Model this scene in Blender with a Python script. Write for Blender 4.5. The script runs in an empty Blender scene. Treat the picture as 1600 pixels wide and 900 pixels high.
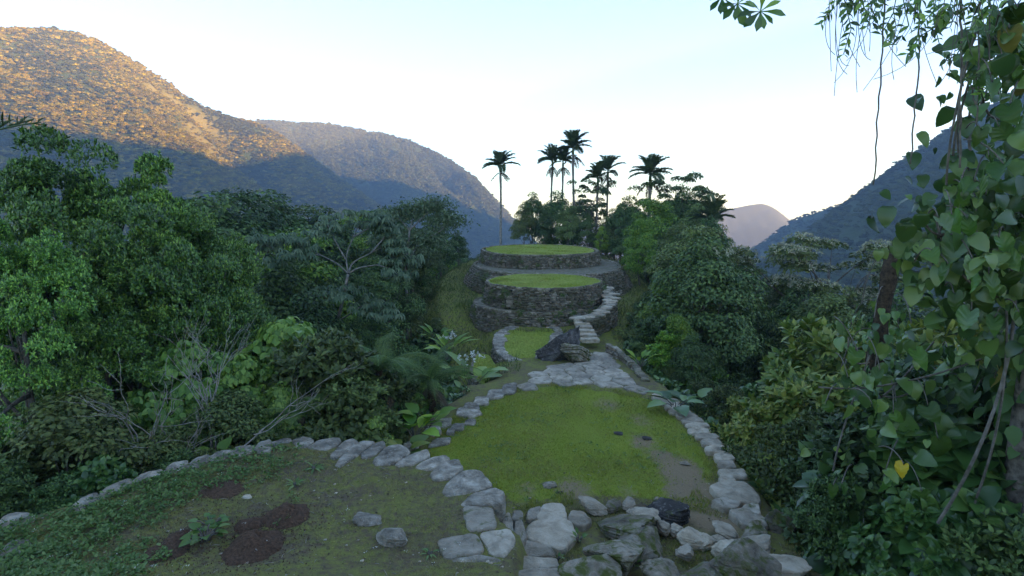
import bpy, bmesh, math, random
import numpy as np
from mathutils import Vector, Matrix
from mathutils.bvhtree import BVHTree

R = math.radians
PI = math.pi
sc = bpy.context.scene
C = sc.collection
rng = np.random.default_rng(7)
random.seed(7)

# ------------------------------------------------------------------ camera
PITCH, FPX, HC = R(8.5), 900.0, 5.0
cd = bpy.data.cameras.new('camera'); cam = bpy.data.objects.new('camera', cd); C.objects.link(cam)
cam.location = (0, 0, HC); cam.rotation_euler = (PI/2 - PITCH, 0, 0)
cd.sensor_width = 36; cd.lens = FPX/1600*36; cd.clip_start = .1; cd.clip_end = 20000
sc.camera = cam

def ray(u, v):
    a = (u-800)/FPX; b = (450-v)/FPX
    return a, math.cos(PITCH)+b*math.sin(PITCH), -math.sin(PITCH)+b*math.cos(PITCH)
def at(u, v, z):
    d = ray(u, v); t = (z-HC)/d[2]; return np.array((d[0]*t, d[1]*t, z))
def atY(u, v, Y):
    d = ray(u, v); t = Y/d[1]; return np.array((d[0]*t, Y, HC+d[2]*t))
def proj(p):
    x, y, z = p[0], p[1], p[2]-HC
    dep = y*math.cos(PITCH)-z*math.sin(PITCH); up = y*math.sin(PITCH)+z*math.cos(PITCH)
    return 800+FPX*x/dep, 450-FPX*up/dep

# ------------------------------------------------------------------ helpers
def prop(o, label=None, cat=None, group=None, kind=None):
    if label: o['label'] = label
    if cat: o['category'] = cat
    if group: o['group'] = group
    if kind: o['kind'] = kind
    return o
def empty(name, loc, label=None, cat=None, group=None, rz=0):
    o = bpy.data.objects.new(name, None); C.objects.link(o)
    o.location = [float(c) for c in loc]; o.rotation_euler = (0, 0, rz); o.empty_display_size = .2
    return prop(o, label, cat, group)
class MB:
    """collects vertex / face arrays, builds ONE mesh object"""
    def __init__(s): s.V = []; s.F = []; s.n = 0; s.attr = []
    def add(s, V, faces, a=None):
        V = np.asarray(V, float).reshape(-1, 3)
        for f in faces:
            f = np.asarray(f, np.int64)
            if f.ndim == 1: f = f[None]
            if len(f): s.F.append(f+s.n)
        s.V.append(V); s.n += len(V)
        return s
    def mesh(s, name, mat, smooth=True):
        me = bpy.data.meshes.new(name)
        V = np.concatenate(s.V) if s.V else np.zeros((0, 3))
        me.vertices.add(len(V)); me.vertices.foreach_set('co', V.astype(np.float32).ravel())
        tot = np.concatenate([np.full(len(f), f.shape[1]) for f in s.F])
        idx = np.concatenate([f.ravel() for f in s.F])
        me.loops.add(len(idx)); me.loops.foreach_set('vertex_index', idx.astype(np.int32))
        me.polygons.add(len(tot))
        st = np.concatenate([[0], np.cumsum(tot)[:-1]])
        me.polygons.foreach_set('loop_start', st.astype(np.int32))
        me.polygons.foreach_set('use_smooth', np.full(len(tot), smooth and not getattr(s, 'flat', False)))
        me.update(calc_edges=True); me.validate()
        if mat: me.materials.append(mat)
        return me
    def build(s, name, mat, parent=None, loc=None, smooth=True):
        o = bpy.data.objects.new(name, s.mesh(name, mat, smooth)); C.objects.link(o)
        if parent: o.parent = parent
        if loc is not None: o.location = [float(c) for c in loc]
        return o
def copy_tree(o, parent=None):
    c = o.copy(); C.objects.link(c)
    if parent: c.parent = parent
    for ch in list(o.children): copy_tree(ch, c)
    return c

def norm(a): return a/np.maximum(np.linalg.norm(a, axis=-1, keepdims=True), 1e-9)
def sph(n): return norm(rng.normal(size=(n, 3)))
_ns = {}
def vnoise(P, freq, seed=0, oct=3):
    """cheap smooth noise in about -1..1"""
    P = np.asarray(P, float); out = np.zeros(P.shape[:-1]); amp = 1; tot = 0
    for o in range(oct):
        k = (seed, o, P.shape[-1])
        if k not in _ns:
            g = np.random.default_rng(seed*31+o); _ns[k] = (norm(g.normal(size=(7, P.shape[-1])))*g.uniform(.6, 1.5, (7, 1)), g.uniform(0, 6.28, 7))
        d, ph = _ns[k]
        out += amp*np.sin(P@d.T*freq*(2.03**o)*2+ph).sum(-1)/3.2; tot += amp; amp *= .5
    return out/tot
def tube(pts, rad, n=6, cap=True):
    pts = np.asarray(pts, float); m = len(pts); rad = np.broadcast_to(np.asarray(rad, float), (m,))
    tan = norm(np.gradient(pts, axis=0)); ref = np.array((.31, .17, .93)) if abs(tan[:, 2]).mean() < .8 else np.array((.95, .3, .1))
    a = norm(np.cross(tan, ref)); b = np.cross(tan, a)
    th = np.arange(n)/n*2*PI
    V = pts[:, None]+rad[:, None, None]*(a[:, None]*np.cos(th)[None, :, None]+b[:, None]*np.sin(th)[None, :, None])
    V = V.reshape(-1, 3); i = np.arange(m-1)[:, None]*n; j = np.arange(n)[None]; k = (j+1) % n
    F = np.stack([i+j, i+k, i+n+k, i+n+j], -1).reshape(-1, 4)
    fs = [F]
    if cap: fs += [np.arange(n)[::-1][None], (np.arange(n)+(m-1)*n)[None]]
    return V, fs
def bez(p0, p1, p2, n=8):
    t = np.linspace(0, 1, n)[:, None]; p0, p1, p2 = map(np.asarray, (p0, p1, p2))
    return (1-t)**2*p0+2*t*(1-t)*p1+t**2*p2

# leaf templates: (verts, tris); leaf along +Y, length 1, upper face +Z
def T_outline(pts, droop=.18, fold=.12, nm=4):
    """symmetric leaf from half outline [(x,y)...] root->tip with a midrib, folded and drooping"""
    pts = np.asarray(pts, float); m = len(pts)
    mid = np.stack([np.zeros(m), pts[:, 1]], 1); mid[0, 1] = max(0, pts[0, 1])
    V = []
    for x, y in mid: V.append((0, y, -droop*y*y))
    for x, y in pts: V.append((x, y, fold*x-droop*y*y))
    for x, y in pts: V.append((-x, y, fold*x-droop*y*y))
    F = []
    for i in range(m-1):
        F += [(i, m+i, m+i+1), (i, m+i+1, i+1), (i, i+1, 2*m+i+1), (i, 2*m+i+1, 2*m+i)]
    return np.array(V), np.array(F)
T_RHOMB = (np.array([(0, 0, 0), (.26, .45, .06), (0, 1, -.1), (-.26, .45, .06)], float), np.array([(0, 1, 2), (0, 2, 3)]))
T_OBOV = T_outline([(.015, 0), (.05, .28), (.15, .6), (.16, .78), (0, 1)], .25, .25)
T_BLADE = (np.array([(-.5, 0, 0), (.5, 0, 0), (0, 1, .0)], float), np.array([(0, 1, 2)]))
T_LEAF = T_outline([(.02, 0), (.2, .28), (.22, .55), (.0, 1)], .2, .25)
T_BROAD = T_outline([(.03, 0), (.26, .16), (.36, .42), (.24, .75), (0, 1)], .3, .25)
T_HEART = T_outline([(.03, .1), (.24, -.13), (.43, .04), (.46, .3), (.36, .6), (.17, .86), (0, 1.02)], .3, .22)
T_LONG = T_outline([(.02, 0), (.1, .25), (.11, .55), (.0, 1)], .45, .3)
def leaves(mb, T, pos, d, nrm, size, wid=1.0):
    tv, tf = T; n = len(pos)
    if n == 0: return
    d = norm(d); x = norm(np.cross(d, nrm)); z = np.cross(x, d)
    size = np.broadcast_to(size, (n,))[:, None, None]; w = np.broadcast_to(wid, (n,))[:, None, None]
    V = pos[:, None]+size*(x[:, None]*tv[None, :, 0:1]*w+d[:, None]*tv[None, :, 1:2]+z[:, None]*tv[None, :, 2:3])
    F = tf[None]+(np.arange(n)*len(tv))[:, None, None]
    mb.add(V.reshape(-1, 3), [F.reshape(-1, tf.shape[1])])
def rosettes(mb, T, c, out, k, size, spread=.75, jit=.35, droop=0, wid=1.0):
    """k leaves round each centre c, opening about the direction out"""
    n = len(c); out = norm(out)
    a = norm(np.cross(out, rng.normal(size=(n, 3)))); b = np.cross(out, a)
    th = (np.arange(k)[None]*2.4+rng.uniform(0, 6.28, (n, 1)))[..., None]
    rad = a[:, None]*np.cos(th)+b[:, None]*np.sin(th)
    sp = np.linspace(.45, 1.25, k)[None, :, None]*spread
    d = norm(out[:, None]*(1-.55*sp)+rad*sp+rng.normal(size=(n, k, 3))*jit*.4-np.array((0, 0, droop)))
    nr = norm(out[:, None]-rad*.35+rng.normal(size=(n, k, 3))*jit*.5+np.array((0, 0, .35)))
    p = c[:, None]+d*.02+out[:, None]*rng.uniform(-.3, .1, (n, k, 1))*size
    s = size*rng.uniform(.65, 1.15, (n, k))
    leaves(mb, T, p.reshape(-1, 3), d.reshape(-1, 3), nr.reshape(-1, 3), s.ravel(), wid)

# ------------------------------------------------------------------ materials
def new_mat(name):
    m = bpy.data.materials.new(name); m.use_nodes = True; nt = m.node_tree
    for n in list(nt.nodes): nt.nodes.remove(n)
    return m, nt, nt.nodes, nt.links
def N(nodes, t, **kw):
    n = nodes.new(t)
    for k, v in kw.items(): setattr(n, k, v)
    return n
def ramp(nodes, stops):
    r = nodes.new('ShaderNodeValToRGB'); e = r.color_ramp.elements
    while len(e) < len(stops): e.new(.5)
    for el, (p, c) in zip(e, stops):
        el.position = p; el.color = (*c, 1) if len(c) == 3 else c
    return r
def mixc(nodes, links, f, a, b, mode='MIX'):
    m = nodes.new('ShaderNodeMix'); m.data_type = 'RGBA'; m.blend_type = mode
    for s, v in ((0, f), (6, a), (7, b)):
        if isinstance(v, (int, float)): m.inputs[s].default_value = v
        elif isinstance(v, tuple): m.inputs[s].default_value = (*v, 1)
        else: links.new(v, m.inputs[s])
    return m.outputs[2]
def noise_tex(nodes, links, vec, scale, detail=4, rough=.55, dist=0):
    n = nodes.new('ShaderNodeTexNoise'); n.inputs['Scale'].default_value = scale; n.inputs['Detail'].default_value = detail
    n.inputs['Roughness'].default_value = rough; n.inputs['Distortion'].default_value = dist
    if vec is not None: links.new(vec, n.inputs['Vector'])
    return n
def leaf_mat(name, cols, rough=.45, transl=.25, spec=.35, objvar=.35, patch=None):
    """cols: dark..light leaf colours, picked leaf by leaf; plus a tone per plant"""
    m, nt, ns, L = new_mat(name)
    g = ns.new('ShaderNodeNewGeometry'); oi = ns.new('ShaderNodeObjectInfo')
    rp = ramp(ns, [(i/(len(cols)-1), c) for i, c in enumerate(cols)]); L.new(g.outputs['Random Per Island'], rp.inputs[0])
    mp = ns.new('ShaderNodeMapRange'); mp.inputs[3].default_value = 1-objvar; mp.inputs[4].default_value = 1+objvar
    L.new(oi.outputs['Random'], mp.inputs[0])
    hs = ns.new('ShaderNodeHueSaturation'); L.new(rp.outputs[0], hs.inputs['Color']); L.new(mp.outputs[0], hs.inputs['Value'])
    mh = ns.new('ShaderNodeMapRange'); mh.inputs[3].default_value = .515; mh.inputs[4].default_value = .485
    mu = N(ns, 'ShaderNodeMath', operation='FRACT'); m2 = N(ns, 'ShaderNodeMath', operation='MULTIPLY'); m2.inputs[1].default_value = 7.31
    L.new(oi.outputs['Random'], m2.inputs[0]); L.new(m2.outputs[0], mu.inputs[0]); L.new(mu.outputs[0], mh.inputs[0]); L.new(mh.outputs[0], hs.inputs['Hue'])
    colr = hs.outputs[0]
    if patch:       # worn, dry patches in turf
        tc = ns.new('ShaderNodeTexCoord'); nz = noise_tex(ns, L, tc.outputs['Object'], .55, 6, .7, .6); pr = ramp(ns, [(.42, (0, 0, 0)), (.62, (.9, .9, .9))]); L.new(nz.outputs[0], pr.inputs[0])
        colr = mixc(ns, L, pr.outputs[0], colr, patch)
    p = ns.new('ShaderNodeBsdfPrincipled'); L.new(colr, p.inputs['Base Color'])
    p.inputs['Roughness'].default_value = rough; p.inputs['Specular IOR Level'].default_value = spec
    out = ns.new('ShaderNodeOutputMaterial')
    if transl:
        t = ns.new('ShaderNodeBsdfTranslucent'); L.new(colr, t.inputs['Color'])
        mx = ns.new('ShaderNodeMixShader'); mx.inputs[0].default_value = transl
        L.new(p.outputs[0], mx.inputs[1]); L.new(t.outputs[0], mx.inputs[2]); L.new(mx.outputs[0], out.inputs[0])
    else: L.new(p.outputs[0], out.inputs[0])
    return m
def stone_mat(name, dark, mid, light, moss=0.0, lichen=.35, scale=3.0, bump=.5, wallmoss=False):
    m, nt, ns, L = new_mat(name)
    tc = ns.new('ShaderNodeTexCoord'); oi = ns.new('ShaderNodeObjectInfo'); g = ns.new('ShaderNodeNewGeometry')
    add = N(ns, 'ShaderNodeVectorMath', operation='ADD'); ml = N(ns, 'ShaderNodeVectorMath', operation='SCALE'); ml.inputs[3].default_value = 37
    cb = ns.new('ShaderNodeCombineXYZ'); L.new(oi.outputs['Random'], cb.inputs[0]); L.new(g.outputs['Random Per Island'], cb.inputs[1])
    L.new(cb.outputs[0], ml.inputs[0]); L.new(tc.outputs['Object'], add.inputs[0]); L.new(ml.outputs[0], add.inputs[1]); v = add.outputs[0]
    n1 = noise_tex(ns, L, v, scale, 8, .65, .4); n2 = noise_tex(ns, L, v, scale*6, 6, .7); n3 = noise_tex(ns, L, v, scale*1.6, 5, .6, .8)
    r1 = ramp(ns, [(.3, dark), (.5, mid), (.72, light)]); L.new(n1.outputs[0], r1.inputs[0])
    tone = ns.new('ShaderNodeMapRange'); tone.inputs[3].default_value = .7; tone.inputs[4].default_value = 1.25
    ad = N(ns, 'ShaderNodeMath', operation='ADD'); L.new(oi.outputs['Random'], ad.inputs[0]); L.new(g.outputs['Random Per Island'], ad.inputs[1])
    fr = N(ns, 'ShaderNodeMath', operation='FRACT'); L.new(ad.outputs[0], fr.inputs[0]); L.new(fr.outputs[0], tone.inputs[0])
    hs = ns.new('ShaderNodeHueSaturation'); L.new(r1.outputs[0], hs.inputs['Color']); L.new(tone.outputs[0], hs.inputs['Value'])
    r2 = ramp(ns, [(.56, (0, 0, 0)), (.64, (1, 1, 1))]); L.new(n2.outputs[0], r2.inputs[0])
    lm = N(ns, 'ShaderNodeMath', operation='MULTIPLY'); lm.inputs[1].default_value = lichen; L.new(r2.outputs[0], lm.inputs[0])
    col = mixc(ns, L, lm.outputs[0], hs.outputs[0], (.46, .44, .38))
    if moss:
        r3 = ramp(ns, [(.62-moss*.35, (0, 0, 0)), (.74-moss*.3, (1, 1, 1))]); L.new(n3.outputs[0], r3.inputs[0])
        mossc = mixc(ns, L, n2.outputs[0], (.035, .05, .012), (.12, .14, .025))
        col = mixc(ns, L, r3.outputs[0], col, mossc)
    if wallmoss:
        n4 = noise_tex(ns, L, tc.outputs['Object'], .55, 7, .7, 1.0); r4 = ramp(ns, [(.48, (0, 0, 0)), (.6, (1, 1, 1))]); L.new(n4.outputs[0], r4.inputs[0])
        w4 = N(ns, 'ShaderNodeMath', operation='MULTIPLY'); w4.inputs[1].default_value = .6; L.new(r4.outputs[0], w4.inputs[0])
        col = mixc(ns, L, w4.outputs[0], col, mixc(ns, L, n2.outputs[0], (.04, .045, .018), (.12, .115, .045)))
    p = ns.new('ShaderNodeBsdfPrincipled'); L.new(col, p.inputs['Base Color']); p.inputs['Roughness'].default_value = .85; p.inputs['Specular IOR Level'].default_value = .25
    b = ns.new('ShaderNodeBump'); b.inputs['Strength'].default_value = min(1, bump*1.6); b.inputs['Distance'].default_value = .08
    hm = mixc(ns, L, .45, n1.outputs[0], n2.outputs[0]); L.new(hm, b.inputs['Height']); L.new(b.outputs[0], p.inputs['Normal'])
    out = ns.new('ShaderNodeOutputMaterial'); L.new(p.outputs[0], out.inputs[0])
    return m
def plain_mat(name, a, b, scale=6, rough=.9, bump=.4, dist=.04):
    m, nt, ns, L = new_mat(name)
    tc = ns.new('ShaderNodeTexCoord'); n1 = noise_tex(ns, L, tc.outputs['Object'], scale, 8, .65)
    r = ramp(ns, [(.35, a), (.65, b)]); L.new(n1.outputs[0], r.inputs[0])
    p = ns.new('ShaderNodeBsdfPrincipled'); L.new(r.outputs[0], p.inputs['Base Color']); p.inputs['Roughness'].default_value = rough; p.inputs['Specular IOR Level'].default_value = .2
    bp = ns.new('ShaderNodeBump'); bp.inputs['Strength'].default_value = bump; bp.inputs['Distance'].default_value = dist
    L.new(n1.outputs[0], bp.inputs['Height']); L.new(bp.outputs[0], p.inputs['Normal'])
    out = ns.new('ShaderNodeOutputMaterial'); L.new(p.outputs[0], out.inputs[0])
    return m
def ground_mat():
    """soil, moss, worn earth and turf; shares come from vertex attributes that mark where turf and bare earth lie"""
    m, nt, ns, L = new_mat('ground_surface')
    tc = ns.new('ShaderNodeTexCoord'); v = tc.outputs['Object']
    at1 = N(ns, 'ShaderNodeAttribute', attribute_name='turf'); at2 = N(ns, 'ShaderNodeAttribute', attribute_name='bare')
    n1 = noise_tex(ns, L, v, .9, 8, .65, .5); n2 = noise_tex(ns, L, v, 7, 7, .7); n3 = noise_tex(ns, L, v, 28, 5, .7)
    soil = mixc(ns, L, n2.outputs[0], (.06, .044, .027), (.2, .15, .092))
    mossr = ramp(ns, [(.43, (0, 0, 0)), (.57, (1, 1, 1))]); L.new(mixc(ns, L, .55, n1.outputs[0], n2.outputs[0]), mossr.inputs[0])
    mossc = mixc(ns, L, n3.outputs[0], (.085, .1, .02), (.26, .27, .06))
    mf = N(ns, 'ShaderNodeMath', operation='MULTIPLY'); mf.inputs[1].default_value = .8; L.new(mossr.outputs[0], mf.inputs[0])
    base = mixc(ns, L, mf.outputs[0], soil, mossc)
    turf = mixc(ns, L, n3.outputs[0], (.11, .155, .014), (.24, .29, .04))
    tn = N(ns, 'ShaderNodeMath', operation='MULTIPLY_ADD'); tn.inputs[1].default_value = .8; L.new(n2.outputs[0], tn.inputs[0]); L.new(at1.outputs['Fac'], tn.inputs[2])
    tr = ramp(ns, [(.75, (0, 0, 0)), (1.0, (1, 1, 1))]); L.new(tn.outputs[0], tr.inputs[0])
    col = mixc(ns, L, tr.outputs[0], base, turf)
    earth = mixc(ns, L, n3.outputs[0], (.17, .115, .062), (.32, .235, .14))
    bn = N(ns, 'ShaderNodeMath', operation='MULTIPLY_ADD'); bn.inputs[1].default_value = .8; L.new(n2.outputs[0], bn.inputs[0]); L.new(at2.outputs['Fac'], bn.inputs[2])
    br = ramp(ns, [(.7, (0, 0, 0)), (1.0, (1, 1, 1))]); L.new(bn.outputs[0], br.inputs[0])
    col = mixc(ns, L, br.outputs[0], col, earth)
    p = ns.new('ShaderNodeBsdfPrincipled'); L.new(col, p.inputs['Base Color']); p.inputs['Roughness'].default_value = .95; p.inputs['Specular IOR Level'].default_value = .15
    b = ns.new('ShaderNodeBump'); b.inputs['Strength'].default_value = .7; b.inputs['Distance'].default_value = .04
    hm = mixc(ns, L, .5, n2.outputs[0], n3.outputs[0]); L.new(hm, b.inputs['Height']); L.new(b.outputs[0], p.inputs['Normal'])
    out = ns.new('ShaderNodeOutputMaterial'); L.new(p.outputs[0], out.inputs[0])
    return m
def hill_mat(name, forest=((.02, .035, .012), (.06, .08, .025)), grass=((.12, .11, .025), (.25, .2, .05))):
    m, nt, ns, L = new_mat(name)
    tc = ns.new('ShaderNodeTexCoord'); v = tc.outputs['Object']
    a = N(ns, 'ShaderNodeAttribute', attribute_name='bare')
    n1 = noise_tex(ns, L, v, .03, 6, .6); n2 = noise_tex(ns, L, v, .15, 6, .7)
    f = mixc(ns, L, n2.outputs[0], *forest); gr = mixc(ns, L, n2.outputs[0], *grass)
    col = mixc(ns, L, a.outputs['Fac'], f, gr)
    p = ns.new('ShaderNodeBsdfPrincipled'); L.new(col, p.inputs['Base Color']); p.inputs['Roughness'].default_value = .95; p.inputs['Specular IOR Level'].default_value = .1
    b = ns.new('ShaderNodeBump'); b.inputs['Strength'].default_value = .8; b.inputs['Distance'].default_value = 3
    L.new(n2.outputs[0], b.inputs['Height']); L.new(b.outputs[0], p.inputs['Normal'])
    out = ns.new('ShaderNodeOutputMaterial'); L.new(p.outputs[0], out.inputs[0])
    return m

M = dict(
    ground=ground_mat(),
    stone=stone_mat('grey_lichen_stone', (.08, .068, .05), (.26, .225, .165), (.54, .485, .38), 0, .5, 3.5, .7),
    slab=stone_mat('pale_worn_stone', (.18, .145, .095), (.4, .335, .235), (.58, .505, .38), 0, .2, 2.6, .6),
    flag=stone_mat('flagstone', (.15, .125, .085), (.34, .29, .21), (.52, .455, .345), .12, .25, 2.6, .6),
    wall=stone_mat('wall_stone', (.055, .043, .029), (.2, .163, .112), (.42, .365, .27), .2, .25, 2.0, .5, True),
    mossy=stone_mat('mossy_stone', (.07, .057, .039), (.21, .177, .123), (.38, .33, .245), .42, .2, 3.0, .8),
    dark=stone_mat('dark_boulder_stone', (.018, .016, .014), (.05, .046, .04), (.15, .14, .122), .04, .3, 2.2, .9),
    earth=plain_mat('dark_earth', (.02, .016, .011), (.06, .048, .033)),
    red=plain_mat('red_brown_soil', (.06, .033, .019), (.15, .082, .05), 26, .95, 1, .05),
    bark=plain_mat('grey_brown_bark', (.06, .048, .036), (.2, .17, .135), 9, .9, .6),
    palebark=plain_mat('pale_bark', (.13, .12, .1), (.3, .28, .24), 7, .85, .4),
    twig=plain_mat('dry_twig', (.16, .14, .11), (.4, .36, .3), 9, .9, .4),
    fernbark=plain_mat('fern_trunk', (.02, .014, .009), (.09, .06, .035), 14, .95, .9),
    vine=plain_mat('vine_stem', (.07, .06, .045), (.18, .16, .13), 9, .9, .3),
    glossy=leaf_mat('glossy_leaf', [(.025, .088, .018), (.054, .164, .025), (.107, .261, .039), (.240, .435, .065)], .33, .22, .5),
    darkl=leaf_mat('dark_leaf', [(.025, .063, .022), (.047, .106, .030), (.084, .168, .041), (.125, .221, .059)], .5, .2, .3),
    olive=leaf_mat('olive_leaf', [(.061, .091, .029), (.101, .151, .040), (.181, .243, .061)], .5, .25, .3),
    bright=leaf_mat('bright_green_leaf', [(.054, .155, .016), (.093, .233, .023), (.171, .327, .039), (.279, .420, .054)], .45, .3, .35, .2),
    light=leaf_mat('light_drooping_leaf', [(.048, .129, .020), (.097, .225, .032), (.161, .306, .048), (.241, .386, .064)], .4, .3, .4, .2),
    ylime=leaf_mat('yellow_green_leaf', [(.065, .130, .019), (.130, .208, .033), (.234, .286, .052), (.338, .351, .078)], .42, .3, .4, .2),
    cecr=leaf_mat('silvery_green_leaf', [(.049, .097, .041), (.097, .162, .073), (.162, .227, .114)], .5, .2, .3, .15),
    cream=leaf_mat('cream_blossom', [(.3, .3, .18), (.45, .43, .28), (.2, .24, .09)], .6, .2, .2, .1),
    heart=leaf_mat('heart_leaf', [(.021, .070, .017), (.039, .112, .025), (.070, .161, .035), (.126, .224, .049)], .3, .22, .5, .2),
    heartbig=leaf_mat('big_heart_leaf', [(.025, .085, .014), (.05, .13, .02)], .42, .28, .35, .55),
    heartold=leaf_mat('ageing_heart_leaf', [(.08, .11, .02), (.16, .15, .03), (.2, .16, .04)], .5, .25, .3, .3),
    yellow=leaf_mat('yellow_leaf', [(.5, .3, .02), (.62, .4, .04)], .45, .3, .3, .05),
    fern=leaf_mat('fern_green', [(.059, .126, .034), (.101, .193, .050), (.151, .252, .067)], .5, .3, .3, .15),
    palm=leaf_mat('palm_green', [(.05, .1, .035), (.08, .14, .05), (.12, .18, .07)], .45, .2, .4, .15),
    deadf=leaf_mat('dead_brown_leaf', [(.045, .034, .02), (.1, .077, .045), (.17, .13, .075)], .7, .15, .2, .2),
    white=leaf_mat('white_flower', [(.6, .6, .5), (.75, .75, .66)], .5, .3, .2, .05),
    grass=leaf_mat('grass_blade', [(.11, .18, .01), (.18, .27, .018), (.26, .34, .03), (.34, .38, .06)], .5, .3, .3, .0, patch=(.27, .24, .07)),
    bankg=leaf_mat('bank_grass_blade', [(.035, .085, .014), (.06, .115, .022), (.09, .15, .03), (.13, .15, .05)], .5, .3, .25, .0, patch=(.1, .11, .04)),
    grassdry=leaf_mat('dull_grass_blade', [(.13, .15, .02), (.2, .23, .035), (.29, .29, .07), (.32, .28, .1)], .55, .3, .25, .0, patch=(.24, .19, .09)),
    clover=leaf_mat('weed_leaf', [(.042, .119, .021), (.070, .168, .035), (.112, .224, .056), (.168, .266, .084)], .45, .3, .3, .0),
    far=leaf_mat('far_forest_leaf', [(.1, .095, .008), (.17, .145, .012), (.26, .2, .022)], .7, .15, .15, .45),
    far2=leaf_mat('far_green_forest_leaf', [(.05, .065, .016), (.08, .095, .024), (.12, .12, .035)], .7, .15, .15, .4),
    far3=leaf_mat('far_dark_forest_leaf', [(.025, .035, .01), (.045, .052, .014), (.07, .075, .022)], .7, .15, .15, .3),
    hill=hill_mat('forest_floor'),
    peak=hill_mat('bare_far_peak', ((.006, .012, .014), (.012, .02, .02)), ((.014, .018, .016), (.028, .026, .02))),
)

# ------------------------------------------------------------------ light, sky, air
SUN_AZ, SUN_EL = 120.0, 7.0
SUN = np.array((math.sin(R(SUN_AZ))*math.cos(R(SUN_EL)), math.cos(R(SUN_AZ))*math.cos(R(SUN_EL)), math.sin(R(SUN_EL))))
w = bpy.data.worlds.new('World'); sc.world = w; w.use_nodes = True
nt = w.node_tree; bg = nt.nodes['Background']; sky = nt.nodes.new('ShaderNodeTexSky'); sky.sky_type = 'NISHITA'; sky.sun_disc = False
sky.sun_elevation = R(SUN_EL); sky.sun_rotation = R(SUN_AZ); sky.altitude = 2000; sky.air_density = 1.0; sky.dust_density = .5; sky.ozone_density = 4.0
nt.links.new(sky.outputs[0], bg.inputs[0]); bg.inputs[1].default_value = .15
sd = bpy.data.lights.new('sun', 'SUN'); so = bpy.data.objects.new('sun', sd); C.objects.link(so)
sd.energy = 5.0; sd.angle = R(.5); sd.color = (1, .69, .37)
so.rotation_euler = Vector([float(c) for c in SUN]).to_track_quat('Z', 'Y').to_euler(); so.location = (50, -60, 80)
sc.view_settings.view_transform = 'Standard'; sc.view_settings.look = 'None'; sc.view_settings.gamma = 1; sc.view_settings.use_curve_mapping = False
sc.view_settings.exposure = 2.95
sc.view_settings.use_white_balance = True; sc.view_settings.white_balance_temperature = 9400; sc.view_settings.white_balance_tint = 17
cy = sc.cycles
cy.max_bounces = 8; cy.diffuse_bounces = 5; cy.glossy_bounces = 2; cy.transmission_bounces = 5; cy.transparent_max_bounces = 4; cy.volume_bounces = 0
cy.use_denoising = True; cy.denoiser = 'OPENIMAGEDENOISE'; cy.caustics_reflective = False; cy.caustics_refractive = False
cy.sample_clamp_indirect = 4; cy.use_adaptive_sampling = False

HAZE = .00044
def make_haze():
    m, nt, ns, L = new_mat('haze_air')
    v = ns.new('ShaderNodeVolumePrincipled'); v.inputs['Color'].default_value = (.7, .84, 1, 1); v.inputs['Density'].default_value = HAZE
    v.inputs['Anisotropy'].default_value = .2
    o = ns.new('ShaderNodeOutputMaterial'); L.new(v.outputs[0], o.inputs['Volume'])
    b = MB(); x0, x1, y0, y1, z0, z1 = -1340, 1340, -1450, 2200, -302, 305
    V = [(x, y, z) for z in (z0, z1) for x, y in ((x0, y0), (x1, y0), (x1, y1), (x0, y1))]
    b.add(V, [[(0, 3, 2, 1), (4, 5, 6, 7), (0, 1, 5, 4), (1, 2, 6, 5), (2, 3, 7, 6), (3, 0, 4, 7)]])
    o = b.build('haze', m, smooth=False); o['kind'] = 'stuff'
if HAZE: make_haze()

# ------------------------------------------------------------------ terrain
PL = np.array([(-30, -12), (-22, 0), (-13, 7.0), (-8.5, 9.0), (-7.4, 9.9), (-6.5, 10.9), (-5.5, 11.8), (-4.4, 12.1), (-3.2, 11.8), (-2.5, 12.4), (-2.6, 14.2), (-2.05, 15.7),
 (-1.25, 17.2), (-1.6, 19), (-2.1, 22), (-2.9, 26), (-3.7, 30), (-4.7, 36), (-5, 42), (-4, 48), (-2, 54), (2, 58), (8, 54), (9.5, 46), (9, 38), (7.2, 33), (6.0, 29.5),
 (5.4, 27), (4.8, 24.5), (4.55, 21), (4.75, 18.5), (5.05, 16), (5.15, 13.5), (5.05, 12), (4.95, 10.5), (4.75, 9.3), (5.0, 7.6), (6, 4), (12, -12)], float)
RING = np.array([(-30, 3), (-13, 6.0), (-8.3, 8.7), (-7.3, 9.5), (-6.5, 10.5), (-5.5, 11.3), (-4.4, 11.6), (-3.1, 11.25), (-2.0, 10.95), (-1.2, 10.35), (-.75, 9.8), (-.35, 9.3), (-.2, 8.6), (.15, 8.2), (.05, 7.3), (.2, 5), (.2, -12), (-30, -12)], float)
def sdf(P, poly):
    """signed distance, negative inside"""
    P = np.asarray(P, float); d = np.full(len(P), 1e9); ins = np.zeros(len(P), bool)
    for a, b in zip(poly, np.roll(poly, -1, 0)):
        e = b-a; w_ = P-a; t = np.clip((w_@e)/(e@e), 0, 1); q = w_-t[:, None]*e
        d = np.minimum(d, np.hypot(q[:, 0], q[:, 1]))
        c = (a[1] <= P[:, 1]) != (b[1] <= P[:, 1])
        with np.errstate(divide='ignore', invalid='ignore'):
            ins ^= c & (P[:, 0] < a[0]+(P[:, 1]-a[1])/(b[1]-a[1])*(b[0]-a[0]))
    return np.where(ins, -d, d)
def sstep(x, a, b): t = np.clip((x-a)/(b-a), 0, 1); return t*t*(3-2*t)
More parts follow.
